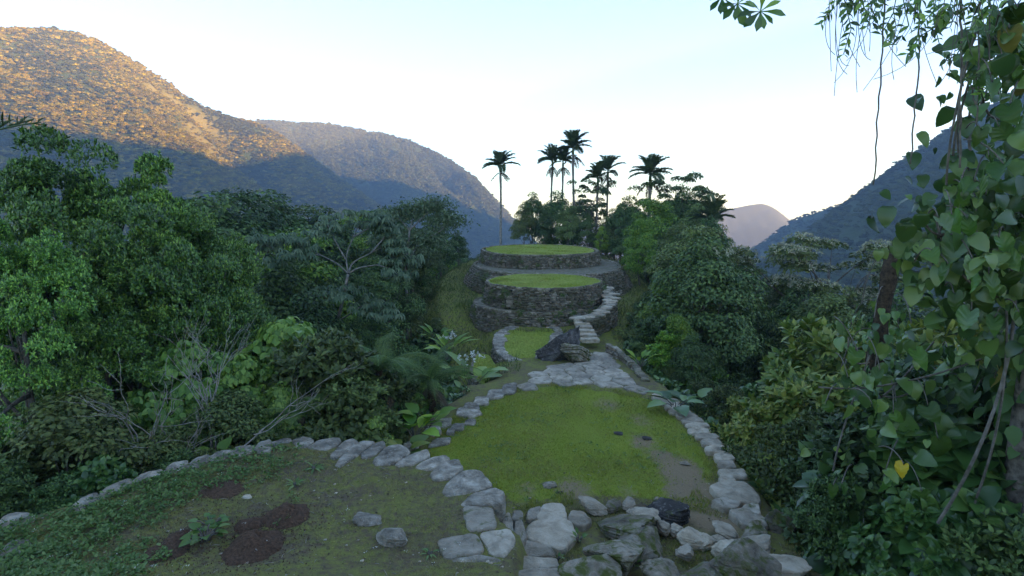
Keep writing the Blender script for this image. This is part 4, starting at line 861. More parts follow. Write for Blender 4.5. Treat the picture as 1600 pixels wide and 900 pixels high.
# ---- forest and thicket filling both slopes
skyL = ([-300, 0, 60, 130, 200, 270, 340, 420, 500, 560, 620, 690, 740, 760], [200, 260, 215, 260, 262, 320, 330, 330, 345, 345, 340, 345, 400, 430])
skyLn = ([-300, 0, 120, 260, 400, 500, 560, 640, 690, 730, 760], [300, 330, 330, 390, 430, 480, 520, 560, 590, 625, 660])
skyR = ([960, 985, 1040, 1110, 1160, 1200, 1300, 1400, 1480, 1560, 1700], [330, 320, 310, 360, 410, 430, 455, 455, 450, 420, 380])
skyRn = ([980, 1040, 1100, 1200, 1300, 1400, 1500, 1600, 1800], [560, 580, 590, 590, 560, 520, 480, 470, 450])
occ = []
def fill(n, xr, yr, keys, hr, label, cat, group, prof, rmin=.8, dmin=.3, sp=1.0, lim=300, rel=.42):
    cnt = 0
    for _ in range(n):
        x, y = rng.uniform(*xr), rng.uniform(*yr); d = float(sdf([(x, y)], PL)[0])
        if d < dmin: continue
        z = gz(x, y); u, v = proj((x, y, z+1))
        if not -90 < u < 1690: continue
        vt = np.interp(u, *prof)+rng.uniform(0, 45); zt = atY(u, vt, y)[2]
        h = min(rng.uniform(*hr), zt-z)
        if h < hr[0]*.7: continue
        r_ = h*rel
        if d < r_*rmin: 
            r_ = d/rmin; h = r_/rel
            if h < hr[0]*.6: continue
        if any((x-a)**2+(y-b)**2 < (sp*(r_+c)*.5)**2 for a, b, c in occ): continue
        occ.append((x, y, r_)); place(str(rng.choice(keys)), x, y, h, label, cat, group); cnt += 1
        if cnt >= lim: break
    return cnt
n1 = fill(900, (-46, -6), (24, 80), ['darkA', 'darkB', 'oliveA', 'darkA', 'brightA'], (6, 15), 'dark forest tree crowded among others on the left slope', 'tree', 'forest trees on the left slope', skyL, lim=60)
n2 = fill(900, (8, 70), (24, 95), ['darkA', 'oliveA', 'oliveA', 'darkB', 'brightA'], (5, 12), 'olive green forest tree crowded among others on the right slope', 'tree', 'forest trees on the right slope', skyR, lim=60)
occ.clear()
n3 = fill(2600, (-22, -1.5), (8.5, 27), ['broad', 'shrubD', 'shrubO', 'droop', 'shrubD', 'shrubO', 'fine', 'shrubB', 'fine'], (1.3, 5.4), 'leafy shrub in the dense thicket below the left terraces', 'shrub', 'shrubs of the left thicket', skyLn, lim=200, sp=.62, rmin=1.05)
n4 = fill(1500, (4.8, 24), (6, 28), ['broad', 'shrubD', 'shrubO', 'lime', 'shrubD', 'fine', 'shrubO'], (1.3, 4.6), 'leafy shrub in the dense thicket below the right lawn edge', 'shrub', 'shrubs of the right thicket', skyRn, lim=120, sp=.8, rmin=1.25)
occ.clear()
n6 = fill(900, (4.8, 14), (20, 44), ['shrubB', 'shrubD', 'fine', 'shrubO', 'broad'], (.9, 3.2), 'bushy shrub on the bank right of the stone terraces', 'shrub', 'shrubs on the right terrace bank', ([900, 985, 1010, 1100, 1300], [470, 440, 470, 480, 480]), lim=60, sp=.8, rmin=.95)
n5 = fill(700, (-9, 9), (19, 50), ['shrubB', 'shrubD', 'fine', 'broad'], (.7, 1.8), 'low bush at the foot of the terrace banks', 'shrub', 'low bushes round the terrace banks', ([0, 640, 700, 730, 770, 800, 960, 1000, 1600], [300, 440, 500, 545, 590, 700, 700, 470, 400]), lim=50, sp=.9)
print('FILL', n1, n2, n3, n4, n5)

# ------------------------------------------------------------------ palms
def frond(L_, nl, ll, rise=.9, curl=1.0, wide=.5, seed=0, keel=.35, T=T_RHOMB, lw=.35, mb=None, hang=0.0):
    """feather frond leaving the origin along +Y, rising then arching; leaflets as narrow blades"""
    g = np.random.default_rng(seed); mb = mb or MB(); t = np.linspace(0, 1, 16); ang = rise-curl*t**1.4
    st_ = L_/15; y = np.r_[0, np.cumsum(np.cos(ang[:-1])*st_)]; z = np.r_[0, np.cumsum(np.sin(ang[:-1])*st_)]
    P_ = np.stack([0*y, y, z], 1); V, F = tube(P_, np.linspace(.018, .004, 16)*L_/1.7, 4, False); mb.add(V, F)
    q = np.linspace(.1, .99, nl); c = np.stack([np.interp(q, t, P_[:, k]) for k in range(3)], 1); a = np.interp(q, t, ang)
    tg = np.stack([0*a, np.cos(a), np.sin(a)], 1); upv = np.stack([0*a, -np.sin(a), np.cos(a)], 1)
    prof = np.interp(q, [0, .15, .5, .85, 1], [.55, .9, 1, .7, .3])
    for sx in (-1, 1):
        k_ = g.normal(0, .18, nl)[:, None]+keel
        d = tg*.55+np.array((sx, 0, 0))*1.0+upv*k_-np.array((0, 0, hang)); leaves(mb, T, c, d, upv+g.normal(0, .2, (nl, 3)), ll*prof*g.uniform(.85, 1.1, nl), lw)
    return mb
FR = [frond(1.75, 74, .46, .8, .95, seed=s_, keel=.32, lw=.26).mesh('frond', M['palm']) for s_ in (1, 2)]
FRd = frond(1.4, 30, .35, -.6, .6, seed=5, keel=-.2, lw=.3).mesh('frond', M['deadf'])
def palm(u, vtop, Y, vbase, lab, nfr=12, sc_=1.0, seed=0, dead=3, lean=0.0):
    nfr += 5; sc_ *= 1.08
    g = np.random.default_rng(seed+900); b = atY(u, vbase, Y); zt = atY(u, vtop, Y)[2]-1.35*sc_; zb = gz(b[0], Y)
    root = empty('palm_tree', (b[0], Y, zb), lab, 'palm tree', 'tall palms behind the terraces'); h = zt-zb
    V, F = tube(bend((0, 0, -.3), (lean, 0, h), 12, .012, seed), np.r_[np.linspace(.13, .1, 10), .12, .09]*sc_, 8); MB().add(V, F).build('trunk', M['palebark'], root)
    V, F = tube([(lean, 0, h-.05), (lean, 0, h+.25*sc_), (lean, 0, h+.5*sc_)], np.array([.12, .11, .05])*sc_, 8); MB().add(V, F).build('crownshaft', M['palm'], root)
    for k in range(nfr+dead):
        me = FR[k % 2] if k < nfr else FRd
        o = bpy.data.objects.new('frond', me); C.objects.link(o); o.parent = root; o.location = (lean, 0, h+(.45 if k < nfr else -.05)*sc_)
        el = [.6, .25, -.05, -.4, .45, -.65][k % 6]+g.normal(0, .1) if k < nfr else g.normal(0, .1)
        o.rotation_euler = (float(el), 0, float(k*2.4+g.normal(0, .25))); s_ = float(sc_*g.uniform(.85, 1.1)); o.scale = (s_, s_, s_)
for a_ in [(782, 243, 56, 385, 'lone palm on the left, standing apart in front of the far hillside', 13, 1.0, 1), (893, 214, 60, 388, 'tallest palm, highest of the three in the middle', 13, 1.15, 2), (878, 238, 61, 388, 'middle palm just left of the tallest one', 11, .95, 3), (862, 236, 62, 388, 'left palm of the three in the middle', 11, 1.0, 4),
   (932, 262, 57, 388, 'left palm of the double palm with bare double trunks', 10, 1.0, 5), (947, 252, 58, 388, 'right palm of the double palm with bare double trunks', 10, .95, 6), (1012, 252, 54, 390, 'broad crowned palm beside the spreading tree', 14, 1.2, 7), (1110, 322, 46, 400, 'rightmost palm with its bushy crown leaning towards the far peak', 14, 1.1, 8), ]:
    palm(*a_)
# palm on the far left: its trunk stands outside the picture, one frond arches in
rt = empty('palm_tree', (-8.2, 6.2, gz(-8.2, 6.2)), 'palm whose single long frond arches in from the left edge', 'palm tree'); zb = gz(-8.2, 6.2)
V, F = tube(bend((0, 0, -.3), (0, 0, 3.65-zb), 9, .03, 3), np.linspace(.16, .1, 9), 8); MB().add(V, F).build('trunk', M['bark'], rt)
for k, (az, rs, L_) in enumerate([(-1.146, 1.0, 3.5), (1.2, 1.1, 2.6), (2.6, .9, 2.8), (3.8, .7, 2.6), (.5, 1.3, 2.2)]):
    o = frond(L_, 46, .6, rs, .85, seed=40+k, keel=.7, lw=.1, hang=.25).build('frond', M['cecr'], rt, (0, 0, 3.85-zb)); o.rotation_euler = (0, 0, az)

# ------------------------------------------------------------------ tree ferns
def fern_frond(L_, seed, rise=.7, curl=1.5, npin=24, pl=.42):
    mb = MB(); g = np.random.default_rng(seed); t = np.linspace(0, 1, 14); ang = rise-curl*t**1.3; st_ = L_/13
    y = np.r_[0, np.cumsum(np.cos(ang[:-1])*st_)]; z = np.r_[0, np.cumsum(np.sin(ang[:-1])*st_)]; P_ = np.stack([0*y, y, z], 1)
    V, F = tube(P_, np.linspace(.018, .004, 14), 4, False); mb.add(V, F)
    for q in np.linspace(.12, .98, npin):
        c = np.array([np.interp(q, t, P_[:, k]) for k in range(3)]); a = np.interp(q, t, ang); tg = np.array((0, math.cos(a), math.sin(a))); up = np.array((0, -math.sin(a), math.cos(a)))
        l_ = pl*np.interp(q, [0, .3, .7, 1], [.6, 1, .75, .12])*g.uniform(.9, 1.1)
        for sx in (-1, 1):
            d = norm(tg*.35+np.array((sx, 0, 0))-np.array((0, 0, .12)))
            n_ = 13; f = np.linspace(.05, 1, n_)[:, None]; cc = c+d*l_*f-np.array((0, 0, .25))*l_*f**2
            side = norm(np.cross(d, up))
            for s2 in (-1, 1):
                leaves(mb, T_RHOMB, cc, np.tile(d*.5+side*s2, (n_, 1)), np.tile(up, (n_, 1))+g.normal(0, .15, (n_, 3)), l_*.2*(1.15-f[:, 0]), .55)
    return mb
FF = [fern_frond(1.75, s_).mesh('frond', M['fern']) for s_ in (1, 2)]
FFd = fern_frond(1.2, 3, -.9, .5).mesh('frond', M['deadf'])
def tree_fern(u, v, Y, lab, nf=13, dead=4, sc_=1.0, seed=0):
    g = np.random.default_rng(seed+50); p = atY(u, v, Y); zb = gz(p[0], Y); root = empty('tree_fern', (p[0], Y, zb), lab, 'tree fern'); h = p[2]-zb-.2
    V, F = tube(bend((0, 0, -.3), (0, 0, h), 10, .03, seed), np.linspace(.13, .09, 10)*(1+.15*np.sin(np.arange(10)*2.1)), 9); MB().add(V, F).build('trunk', M['fernbark'], root)
    for k in range(nf+dead):
        o = bpy.data.objects.new('frond', FF[k % 2] if k < nf else FFd); C.objects.link(o); o.parent = root; o.location = (0, 0, h-(0 if k < nf else .1))
        o.rotation_euler = (float(g.normal(.0, .16)), float(g.normal(0, .1)), float(k*2.4+g.normal(0, .2))); s_ = float(sc_*g.uniform(.85, 1.15)); o.scale = (s_, s_, s_)
tree_fern(592, 568, 14.8, 'tree fern with the wide flat crown and dark shaggy trunk beyond the kerb', 14, 3, 1.05, 1)
tree_fern(672, 585, 15.6, 'tree fern with drooping fronds close to the left lawn edge', 13, 3, .95, 2)
tree_fern(470, 640, 12.9, 'small tree fern half buried in drooping shrubs over the kerb', 9, 1, .6, 3)

# ------------------------------------------------------------------ pale trunked umbrella tree (left middle)
def limb_px(mb, pts, Y0, Y1, r0, r1, off, n=6):
    P_ = np.array([atY(u, v, Y0+(Y1-Y0)*k/(len(pts)-1)) for k, (u, v) in enumerate(pts)])-off
    s = np.linspace(0, len(P_)-1, 3*len(P_)); P_ = np.stack([np.interp(s, np.arange(len(P_)), P_[:, k]) for k in range(3)], 1)
    k = np.array([.25, .5, .25]); 
    for ax in range(3): P_[1:-1, ax] = np.convolve(P_[:, ax], k, 'valid')
    V, F = tube(P_, np.linspace(r0, r1, len(P_)), n); mb.add(V, F); return P_[-1]
b0 = atY(517, 540, 24); ub = np.array((b0[0]-.3, 24, gz(b0[0]-.3, 24))); root = empty('umbrella_tree', ub, 'pale slim trunked tree with umbrella like leaf clusters in the left forest', 'tree')
mb = MB(); limb_px(mb, [(512, 575), (520, 532), (533, 480), (544, 428)], 24, 24, .1, .065, ub)
tips = []
for pts, y1 in [([(544, 428), (528, 412), (500, 398), (478, 388)], 23), ([(544, 428), (560, 418), (590, 414), (610, 405)], 23.4), ([(544, 428), (550, 410), (580, 395), (615, 378)], 25), ([(544, 428), (540, 400), (552, 370), (562, 350)], 25), ([(500, 398), (470, 380), (445, 372)], 23), ([(540, 405), (520, 370), (512, 350)], 24.5), ([(500, 398), (455, 400), (420, 385)], 22.6), ([(590, 414), (610, 420), (622, 430)], 22.8), ([(528, 502), (545, 492), (562, 480)], 23), ([(536, 470), (522, 458), (508, 455)], 23), ([(552, 370), (585, 352), (598, 345)], 25.4), ([(580, 395), (600, 372), (606, 360)], 24.6), ([(562, 480), (590, 472), (600, 476)], 22.8)]:
    tips.append(limb_px(mb, pts, 24, y1, .042, .016, ub))
mb.build('trunk', M['palebark'], root)
lb = MB(); g = np.random.default_rng(8); xt = []
for t in tips:
    xt.append(t)
    for _ in range(3): xt.append(t+g.normal(0, 1, 3)*np.array((.55, .6, .28)))
for t in xt:
    for k in range(8):
        az = k*2.4+g.uniform(0, .5); pe = np.array((math.cos(az), math.sin(az), g.uniform(-.1, .55)))*g.uniform(.25, .5); c = t+pe; o_ = norm(pe*np.array((.5, .5, 0))+np.array((0, 0, .8)))
        n_ = 9; a_ = norm(np.cross(o_, (.3, .8, .1))); b_ = np.cross(o_, a_); th = np.linspace(0, 2*PI, n_, endpoint=False)[:, None]
        d = a_*np.cos(th)+b_*np.sin(th)-np.array((0, 0, .45)); leaves(lb, T_LONG, np.tile(c, (n_, 1)), d, np.tile(o_, (n_, 1)), .33*g.uniform(.75, 1.15, n_), 1.25)
lb.build('crown', M['cecr'], root)
fb = MB(); tt_ = np.array(xt); rosettes(fb, T_LONG, tt_[::3]-np.array((0, 0, .12)), np.tile((0, 0, -1.), (len(tt_[::3]), 1)), 6, .3, droop=.5); fb.build('dead_leaves', M['deadf'], root)
# slender pale stem tree beside it
b0 = atY(636, 500, 31); ub = np.array((b0[0], 31, gz(b0[0], 31))); root = empty('slender_tree', ub, 'slender tree on a thin pale stem right of the umbrella tree', 'tree')
mb = MB(); limb_px(mb, [(636, 530), (636, 480), (634, 420), (640, 360)], 31, 31, .09, .05, ub)
tips = [limb_px(mb, p, 31, y1, .05, .02, ub) for p, y1 in [([(634, 420), (650, 385), (672, 376)], 30.5), ([(640, 360), (625, 342), (618, 335)], 31.5), ([(640, 360), (662, 338), (680, 320)], 31), ([(634, 400), (615, 380), (605, 372)], 30.5), ([(640, 360), (645, 340), (650, 325)], 31.5), ([(650, 385), (690, 360), (702, 345)], 31)]]
mb.build('trunk', M['palebark'], root); lb = MB(); cc = np.repeat(np.array(tips), 900, 0)+rng.normal(size=(5400, 3))*np.array((.5, .5, .22)); leaves(lb, T_RHOMB, cc, sph(5400)-np.array((0, 0, .3)), sph(5400)+np.array((0, 0, 1.2)), .19*rng.uniform(.6, 1.2, 5400)); lb.build('crown', M['cecr'], root)

# ------------------------------------------------------------------ leafless dry shrubs
def dry_shrub(u0, v0, u1, v1, Y, lab, seed, spread=.5, stems=3, depth=5):
    g = np.random.default_rng(seed); p = atY(u0, v0, Y); zb = min(gz(p[0], Y), p[2]); root = empty('dry_shrub', (p[0], Y, zb), lab, 'dry shrub'); top = atY(u1, v1, Y)-np.array((p[0], Y, zb)); mb = MB()
    def grow(a, d, L_, r, k):
        b = a+d*L_; V, F = tube(bend(a, b, 5, .12, int(g.integers(1e6))), np.linspace(r, r*.68, 5), 5, False); mb.add(V, F)
        if k <= 0: return
        for _ in range(2 if g.random() < .75 else 3):
            f = g.uniform(.55, 1); grow(a+(b-a)*f, norm(d+g.normal(0, spread, 3)+np.array((0, 0, .12))), L_*g.uniform(.6, .85), r*.62, k-1)
    L_ = np.linalg.norm(top)
    for s_ in range(stems): grow(np.array((g.normal(0, .1), g.normal(0, .1), -.2)), norm(top/L_+g.normal(0, .16, 3)), L_*.42*g.uniform(.8, 1.1), .035, depth)
    o = mb.build('branches', M['twig'], root)
    return root
dry_shrub(215, 700, 245, 490, 11.6, 'grey leafless shrub with upright double stem, the tallest dry one at left', 1, .38, 2, 4)
dry_shrub(315, 690, 328, 470, 12.2, 'pale leafless shrub beside the light green drooping shrub', 3, .4, 2)

# ------------------------------------------------------------------ broad leaved herbs
def herb(x, y, n, L_, lab, mat='heart', T=T_BROAD, seed=0, up=.8, pet=.4, cat='plant', z=None, wid=1.0, group=None, flower=None):
    g = np.random.default_rng(seed+70); zb = gz(x, y) if z is None else z; root = empty('broadleaf_herb', (x, y, zb), lab, cat, group); sb = MB(); lb = MB()
    for k in range(n):
        az = k*2.4+g.uniform(-.3, .3); d = norm(np.array((math.cos(az), math.sin(az), up*g.uniform(.7, 1.5)))); q = d*pet*g.uniform(.7, 1.3); V, F = tube(bez((0, 0, -.1), q*.5+np.array((0, 0, .1)), q, 5), np.linspace(.014, .008, 5), 5, False); sb.add(V, F)
        ld = norm(d+np.array((0, 0, -.35))); leaves(lb, T, q[None], ld[None], (np.array((0, 0, 1.))-d*.3+g.normal(0, .15, 3))[None], L_*g.uniform(.75, 1.15), wid)
    sb.build('stalks', M['vine'], root); lb.build('leaves', M[mat], root)
    if flower:
        fb = MB(); c = rng.normal(size=(14, 3))*np.array((.25, .25, .08))+np.array((0, 0, pet+L_*.55)); rosettes(fb, T_LEAF, c, sph(14)+np.array((0, 0, .8)), 6, .11); fb.build('flowers', M['white'], root)
    return root
for u, v, z, n, L_, mat, T, lab, kw in [
  (60, 782, -.3, 5, .85, 'ylime', T_BROAD, 'large pale yellowish broad leaves at the left edge above the weeds', dict(up=.25, pet=.2)), (105, 775, -.3, 5, .7, 'light', T_BROAD, 'broad green leaves right of the pale yellowish ones', dict(up=.3, pet=.25)), (246, 712, 0, 4, .4, 'bright', T_HEART, 'bright green broad leaf plant just behind the curved kerb at left', dict(up=.9)),
  (318, 700, 0, 6, .4, 'light', T_HEART, 'upright heart leaved plant under the pale leafless shrub', dict(up=1.2, pet=.7)), (648, 690, -.9, 9, .5, 'bright', T_BROAD, 'fresh green broad leaved plant in the nook of kerb and lawn edge', dict(up=1.1)), (668, 676, -.9, 6, .45, 'light', T_BROAD, 'smaller broad leaved plant beside the first lawn edge stones', dict(up=1.1)),
  (628, 705, -.6, 6, .42, 'ylime', T_HEART, 'yellowing heart leaved plant behind the curved kerb', dict(up=.8)), (735, 600, -1.4, 9, .75, 'light', T_BROAD, 'ginger plant with white flowers by the low weedy ledge', dict(up=1.3, pet=.8, flower=1)), (700, 545, -1.6, 11, .8, 'bright', T_LONG, 'ginger plant with white flowers at the foot of the grassy bank', dict(up=1.5, pet=.8, flower=1, wid=1.6)), (680, 535, -2, 10, .8, 'light', T_LONG, 'long leaved clump left of the flowering ginger plant', dict(up=1.5, pet=.6, wid=1.6)),
  (1055, 660, -1.2, 10, .6, 'heart', T_BROAD, 'dark broad leaved plant just outside the right lawn edge', dict(up=.8)), (1085, 655, -1.4, 9, .65, 'heart', T_BROAD, 'dark broad leaved plant second outside the right lawn edge', dict(up=.9)), (1010, 555, -1.2, 9, .7, 'light', T_HEART, 'big leaved plant below the curling path', dict(up=.9)), (990, 520, -1.0, 8, .6, 'bright', T_LONG, 'bright long leaved clump beside the path wall', dict(up=1.4, wid=1.5)), (1000, 590, -1.3, 9, .4, 'bright', T_LEAF, 'leafy weed clump by the plaza wall', dict(up=1.2)),
  (905, 840, -.55, 9, .13, 'clover', T_LEAF, 'small weed growing beside the largest worn step slab', dict(up=1.4, pet=.12)), (870, 862, -.4, 8, .1, 'clover', T_LEAF, 'small weed in the step joint', dict(up=1.4, pet=.1)), (985, 866, -.3, 9, .13, 'clover', T_LEAF, 'weed growing on the rubble moss', dict(up=1.3, pet=.14)), (322, 850, -.05, 16, .15, 'clover', T_HEART, 'round leaved weed patch between the ant mounds', dict(up=.7, pet=.22)), (330, 830, -.05, 12, .13, 'clover', T_HEART, 'second round leaved weed behind the flat ant mound', dict(up=.7, pet=.2)), (490, 735, 0, 14, .2, 'clover', T_LONG, 'tuft of narrow weed leaves on bare soil behind the mounds', dict(up=.9, pet=.05)), (461, 762, 0, 12, .17, 'clover', T_LONG, 'weed tuft beside the highest ant mound', dict(up=1.1, pet=.05)), (672, 868, 0, 10, .12, 'clover', T_LONG, 'weed tuft left of the broad square kerb slab', dict(up=.9, pet=.05)), (430, 700, 0, 14, .22, 'clover', T_LONG, 'grassy tuft on the kerb shoulder', dict(up=.7, pet=.05))]:
    c = at(u, v, z); herb(c[0], c[1], n, L_, lab, mat, T, int(u), **kw)

# ------------------------------------------------------------------ cream flowering tree, dead stump
cf = make_tree('flowering_tree', 61, 10, 5.6, 4.2, 46, .75, 9000, .22, 'olive', shape='flat', nlimb=26, trunk_r=.13, flat=.45)
cc = np.array(cf['_cc']).reshape(-1, 3); fb = MB(); n_ = 1500; ci = rng.integers(0, len(cc), n_); d = sph(n_); d[:, 2] = abs(d[:, 2])+.25; rosettes(fb, T_LEAF, cc[ci]+norm(d)*np.array((.75, .75, .42)), norm(d), 5, .13, spread=.9); fb.build('blossom', M['cream'], cf)
PROT['cream'] = [cf, False]
place_px('cream', 1300, 358, 29, 'cream flowered flat crowned tree standing before the blue shaded mountain', 'tree', None, 1.05, 2.0)
b0 = atY(1372, 560, 12.5); zb = gz(b0[0], 12.5); root = empty('dead_stump', (b0[0], 12.5, zb), 'dark broken stump wrapped in creepers, left of the vine covered tree', 'stump'); h = atY(1376, 398, 12.5)[2]-zb
pp = bend((0, 0, -.5), (.1, 0, h), 16, .03, 4); V, F = tube(pp, .17*(1+.25*np.sin(np.arange(16)*1.9))*np.linspace(1.3, .75, 16), 10); V += .05*sph(len(V)); MB().add(V, F).build('trunk', M['fernbark'], root)
mb = MB()
for k in range(26):
    a_ = rng.uniform(0, 6.28); z_ = rng.uniform(h*.45, h); q = np.array((math.cos(a_)*.2, math.sin(a_)*.2, z_)); V, F = tube(bez(q, q+np.array((math.cos(a_)*.35, math.sin(a_)*.35, .1)), q+np.array((math.cos(a_)*.5, math.sin(a_)*.5, -rng.uniform(.3, 1.0))), 6), .012, 4, False); mb.add(V, F)
mb.build('creeper_stems', M['vine'], root); lb = MB(); n_ = 150; a_ = rng.uniform(0, 6.28, n_); z_ = rng.uniform(h*.35, h*.85, n_); p = np.stack([np.cos(a_)*rng.uniform(.2, .6, n_), np.sin(a_)*rng.uniform(.2, .6, n_), z_], 1); o_ = np.stack([np.cos(a_), np.sin(a_), 0*a_], 1)
leaves(lb, T_HEART, p, o_*.5-np.array((0, 0, .8)), o_+np.array((0, 0, .5)), rng.uniform(.1, .2, n_)); lb.build('creeper_leaves', M['heart'], root)

# ------------------------------------------------------------------ vine covered tree on the right, overhead branch, hanging vines
VX, VY = 6.75, 7.3; vz = gz(VX, VY); root = empty('vine_covered_tree', (VX, VY, vz), 'tall tree at the right edge smothered in big heart leaved climbers', 'tree')
off = np.array((VX, VY, vz)); mb = MB(); V, F = tube(bend((0, 0, -.6), (.35, -.2, 12-vz), 14, .02, 5), np.linspace(.26, .15, 14), 10); mb.add(V, F)
V, F = tube(bez((.25, 0, 8.2-vz), (-1.8, -1.4, 8.6-vz), (-4.9, -2.3, 6.95-vz), 16), np.linspace(.09, .018, 16), 7); mb.add(V, F)
for e in ((-2.2, -1.6, 7.15), (-1.1, -.6, 6.9), (-.6, -1.2, 7.3), (-3.4, -1.9, 6.8)):
    V, F = tube(bez((e[0]*.5, e[1]*.6, 8.0-vz), (e[0]*.9, e[1], 7.7-vz), (e[0], e[1], e[2]-vz), 7), np.linspace(.03, .008, 7), 5); mb.add(V, F)
mb.build('trunk', M['bark'], root)
def sprig(name, pts, mat, nleaf, size, T, parent=root, ofs=off, drop=.3, r=.006, jit=.05, wid=1.0, seed=0):
    """a leafy hanging twig: a stem with paired leaves"""
    g = np.random.default_rng(seed); P_ = np.asarray(pts, float)-ofs; s = np.linspace(0, len(P_)-1, nleaf); c = np.stack([np.interp(s, np.arange(len(P_)), P_[:, k]) for k in range(3)], 1); mb = MB(); V, F = tube(P_, r, 4, False); mb.add(V, F)
    tg = norm(np.gradient(c, axis=0)); sd_ = norm(np.cross(tg, (0.2, 1, .1)))
    for sx in (-1, 1):
        d = tg*.4+sd_*sx+g.normal(0, .25, (nleaf, 3))-np.array((0, 0, drop)); leaves(mb, T, c, d, g.normal(0, .35, (nleaf, 3))+np.array((0, -.6, .6)), size*g.uniform(.7, 1.2, nleaf), wid)
    return mb.build(name, M[mat], parent)
# palmate leaves and leaf strings hanging from the branch against the sky
for u, v, Y, sz in [(1152, 14, 5.0, .15), (1188, 26, 4.9, .16), (1128, 4, 5.1, .13)]:
    c = atY(u, v-8, Y)-off; lb = MB(); th = np.linspace(.2, 6.1, 9)[:, None]; d = np.concatenate([np.sin(th), -.35+0*th, -.15-np.cos(th)*.85], 1); leaves(lb, T_OBOV, np.tile(c, (9, 1)), d, np.tile((0, -.8, .5), (9, 1))+rng.normal(0, .25, (9, 3)), sz*rng.uniform(.85, 1.3, 9), 1.15)
    V, F = tube(bez(c, c+np.array((.05, 0, .15)), np.array((-4.7, -2.25, 7.0-vz)) if u < 1200 else c, 6), .006, 4, False); lb.add(V, F); lb.build('palmate_leaf', M['glossy'], root)
for k, (pts, n_, sz, T, mat) in enumerate([([(1312, -30), (1322, 10), (1330, 45), (1318, 85)], 15, .085, T_LEAF, 'glossy'), ([(1335, -30), (1345, 0), (1356, 25)], 8, .08, T_LEAF, 'glossy'), ([(1300, -20), (1300, 15), (1288, 26)], 6, .07, T_LEAF, 'darkl'), ([(1405, -30), (1420, 40), (1400, 70), (1385, 62)], 7, .1, T_LEAF, 'glossy'), ([(1440, -30), (1435, 45), (1430, 80), (1418, 84)], 10, .1, T_LEAF, 'glossy'), ([(1465, 40), (1440, 55), (1425, 75)], 7, .09, T_LEAF, 'darkl'), ([(1370, -20), (1362, 10), (1350, 20)], 6, .09, T_LEAF, 'darkl'), ([(1510, 60), (1495, 85), (1480, 95), (1475, 92)], 10, .07, T_LEAF, 'darkl'), ([(1535, 110), (1520, 125), (1508, 120)], 8, .07, T_LEAF, 'darkl'), ([(1550, 120), (1538, 140), (1530, 148)], 8, .08, T_LEAF, 'glossy'), ([(1480, -20), (1475, 5), (1478, 14)], 5, .12, T_LEAF, 'glossy'), ([(1540, -20), (1545, 8), (1552, 18)], 5, .16, T_LEAF, 'glossy'), ([(1575, 0), (1580, 40), (1590, 80), (1598, 110)], 14, .14, T_BROAD, 'glossy'), ([(1590, 20), (1570, 45), (1550, 60), (1538, 64)], 9, .12, T_BROAD, 'darkl'), ([(1600, 90), (1575, 100), (1555, 104)], 8, .1, T_LEAF, 'darkl'), ([(1460, -20), (1458, 30), (1468, 70)], 9, .08, T_LEAF, 'glossy'), ([(1395, 10), (1400, 40), (1396, 62)], 7, .08, T_LEAF, 'darkl'), ([(1520, -20), (1522, 20), (1515, 50)], 8, .1, T_LEAF, 'glossy')]):
    sprig('leafy_twig', [atY(u, v, 5.6+.1*k) for u, v in pts], mat, n_, sz, T, seed=k)
for k in range(16):
    u0_ = 1300+k*19+rng.uniform(-8, 8); v1_ = rng.uniform(10, 55)+max(0, (u0_-1480)*.35); sprig('leafy_twig', [atY(u, v, 5.8+.05*k) for u, v in [(u0_+20, -40), (u0_+8, v1_*.4), (u0_-rng.uniform(0, 14), v1_)]], 'darkl' if k % 3 else 'glossy', int(rng.integers(6, 12)), rng.uniform(.07, .12), T_LEAF, seed=300+k)
mb = MB(); g = np.random.default_rng(12)
for k in range(26):
    u = g.uniform(1290, 1560); v = g.uniform(-20, 60); p0 = atY(u, v-60, 6); p1 = atY(u+g.normal(0, 25), v+g.uniform(0, 60), 6); p2 = atY(u+g.normal(-15, 45), v+g.uniform(30, 110), 6); V, F = tube(bez(p0, p1, p2, 9)-off, .0035, 3, False); mb.add(V, F)
mb.build('bare_twigs', M['vine'], root)
hp = [((1384, -40), (1382, 30), (1374, 150), (1365, 290), 'long pale vine hanging furthest left from the branch'), ((1440, -40), (1437, 80), (1430, 170), (1422, 258), 'long vine hanging second from the left, slightly kinked'), ((1500, -40), (1503, 60), (1501, 160), (1500, 262), 'thick hanging vine in front of the right mountain edge'), ((1531, -40), (1530, 60), (1528, 150), (1526, 225), 'thin vine hanging just left of the vine covered tree'), ((1547, -40), (1546, 30), (1547, 90), (1545, 150), 'short vine hanging close against the dark leaves'), ((1512, 118), (1518, 140), (1524, 165), (1527, 178), 'short slanting vine joining the thin one')]
for k, (a_, b_, c_, d_, lab) in enumerate(hp):
    P_ = np.array([atY(*q, 6.2+.12*k) for q in (a_, b_, c_, d_)]); s = np.linspace(0, 3, 22); P_ = np.stack([np.interp(s, np.arange(4), P_[:, q]) for q in range(3)], 1); P_ += .006*rng.normal(size=P_.shape); o_ = P_[0].copy()
    V, F = tube(P_-o_, .0085 if k != 2 else .012, 5); o = MB().add(V, F).build('hanging_vine', M['vine'], loc=o_); prop(o, lab, 'vine', 'vines hanging from the overhead branch')
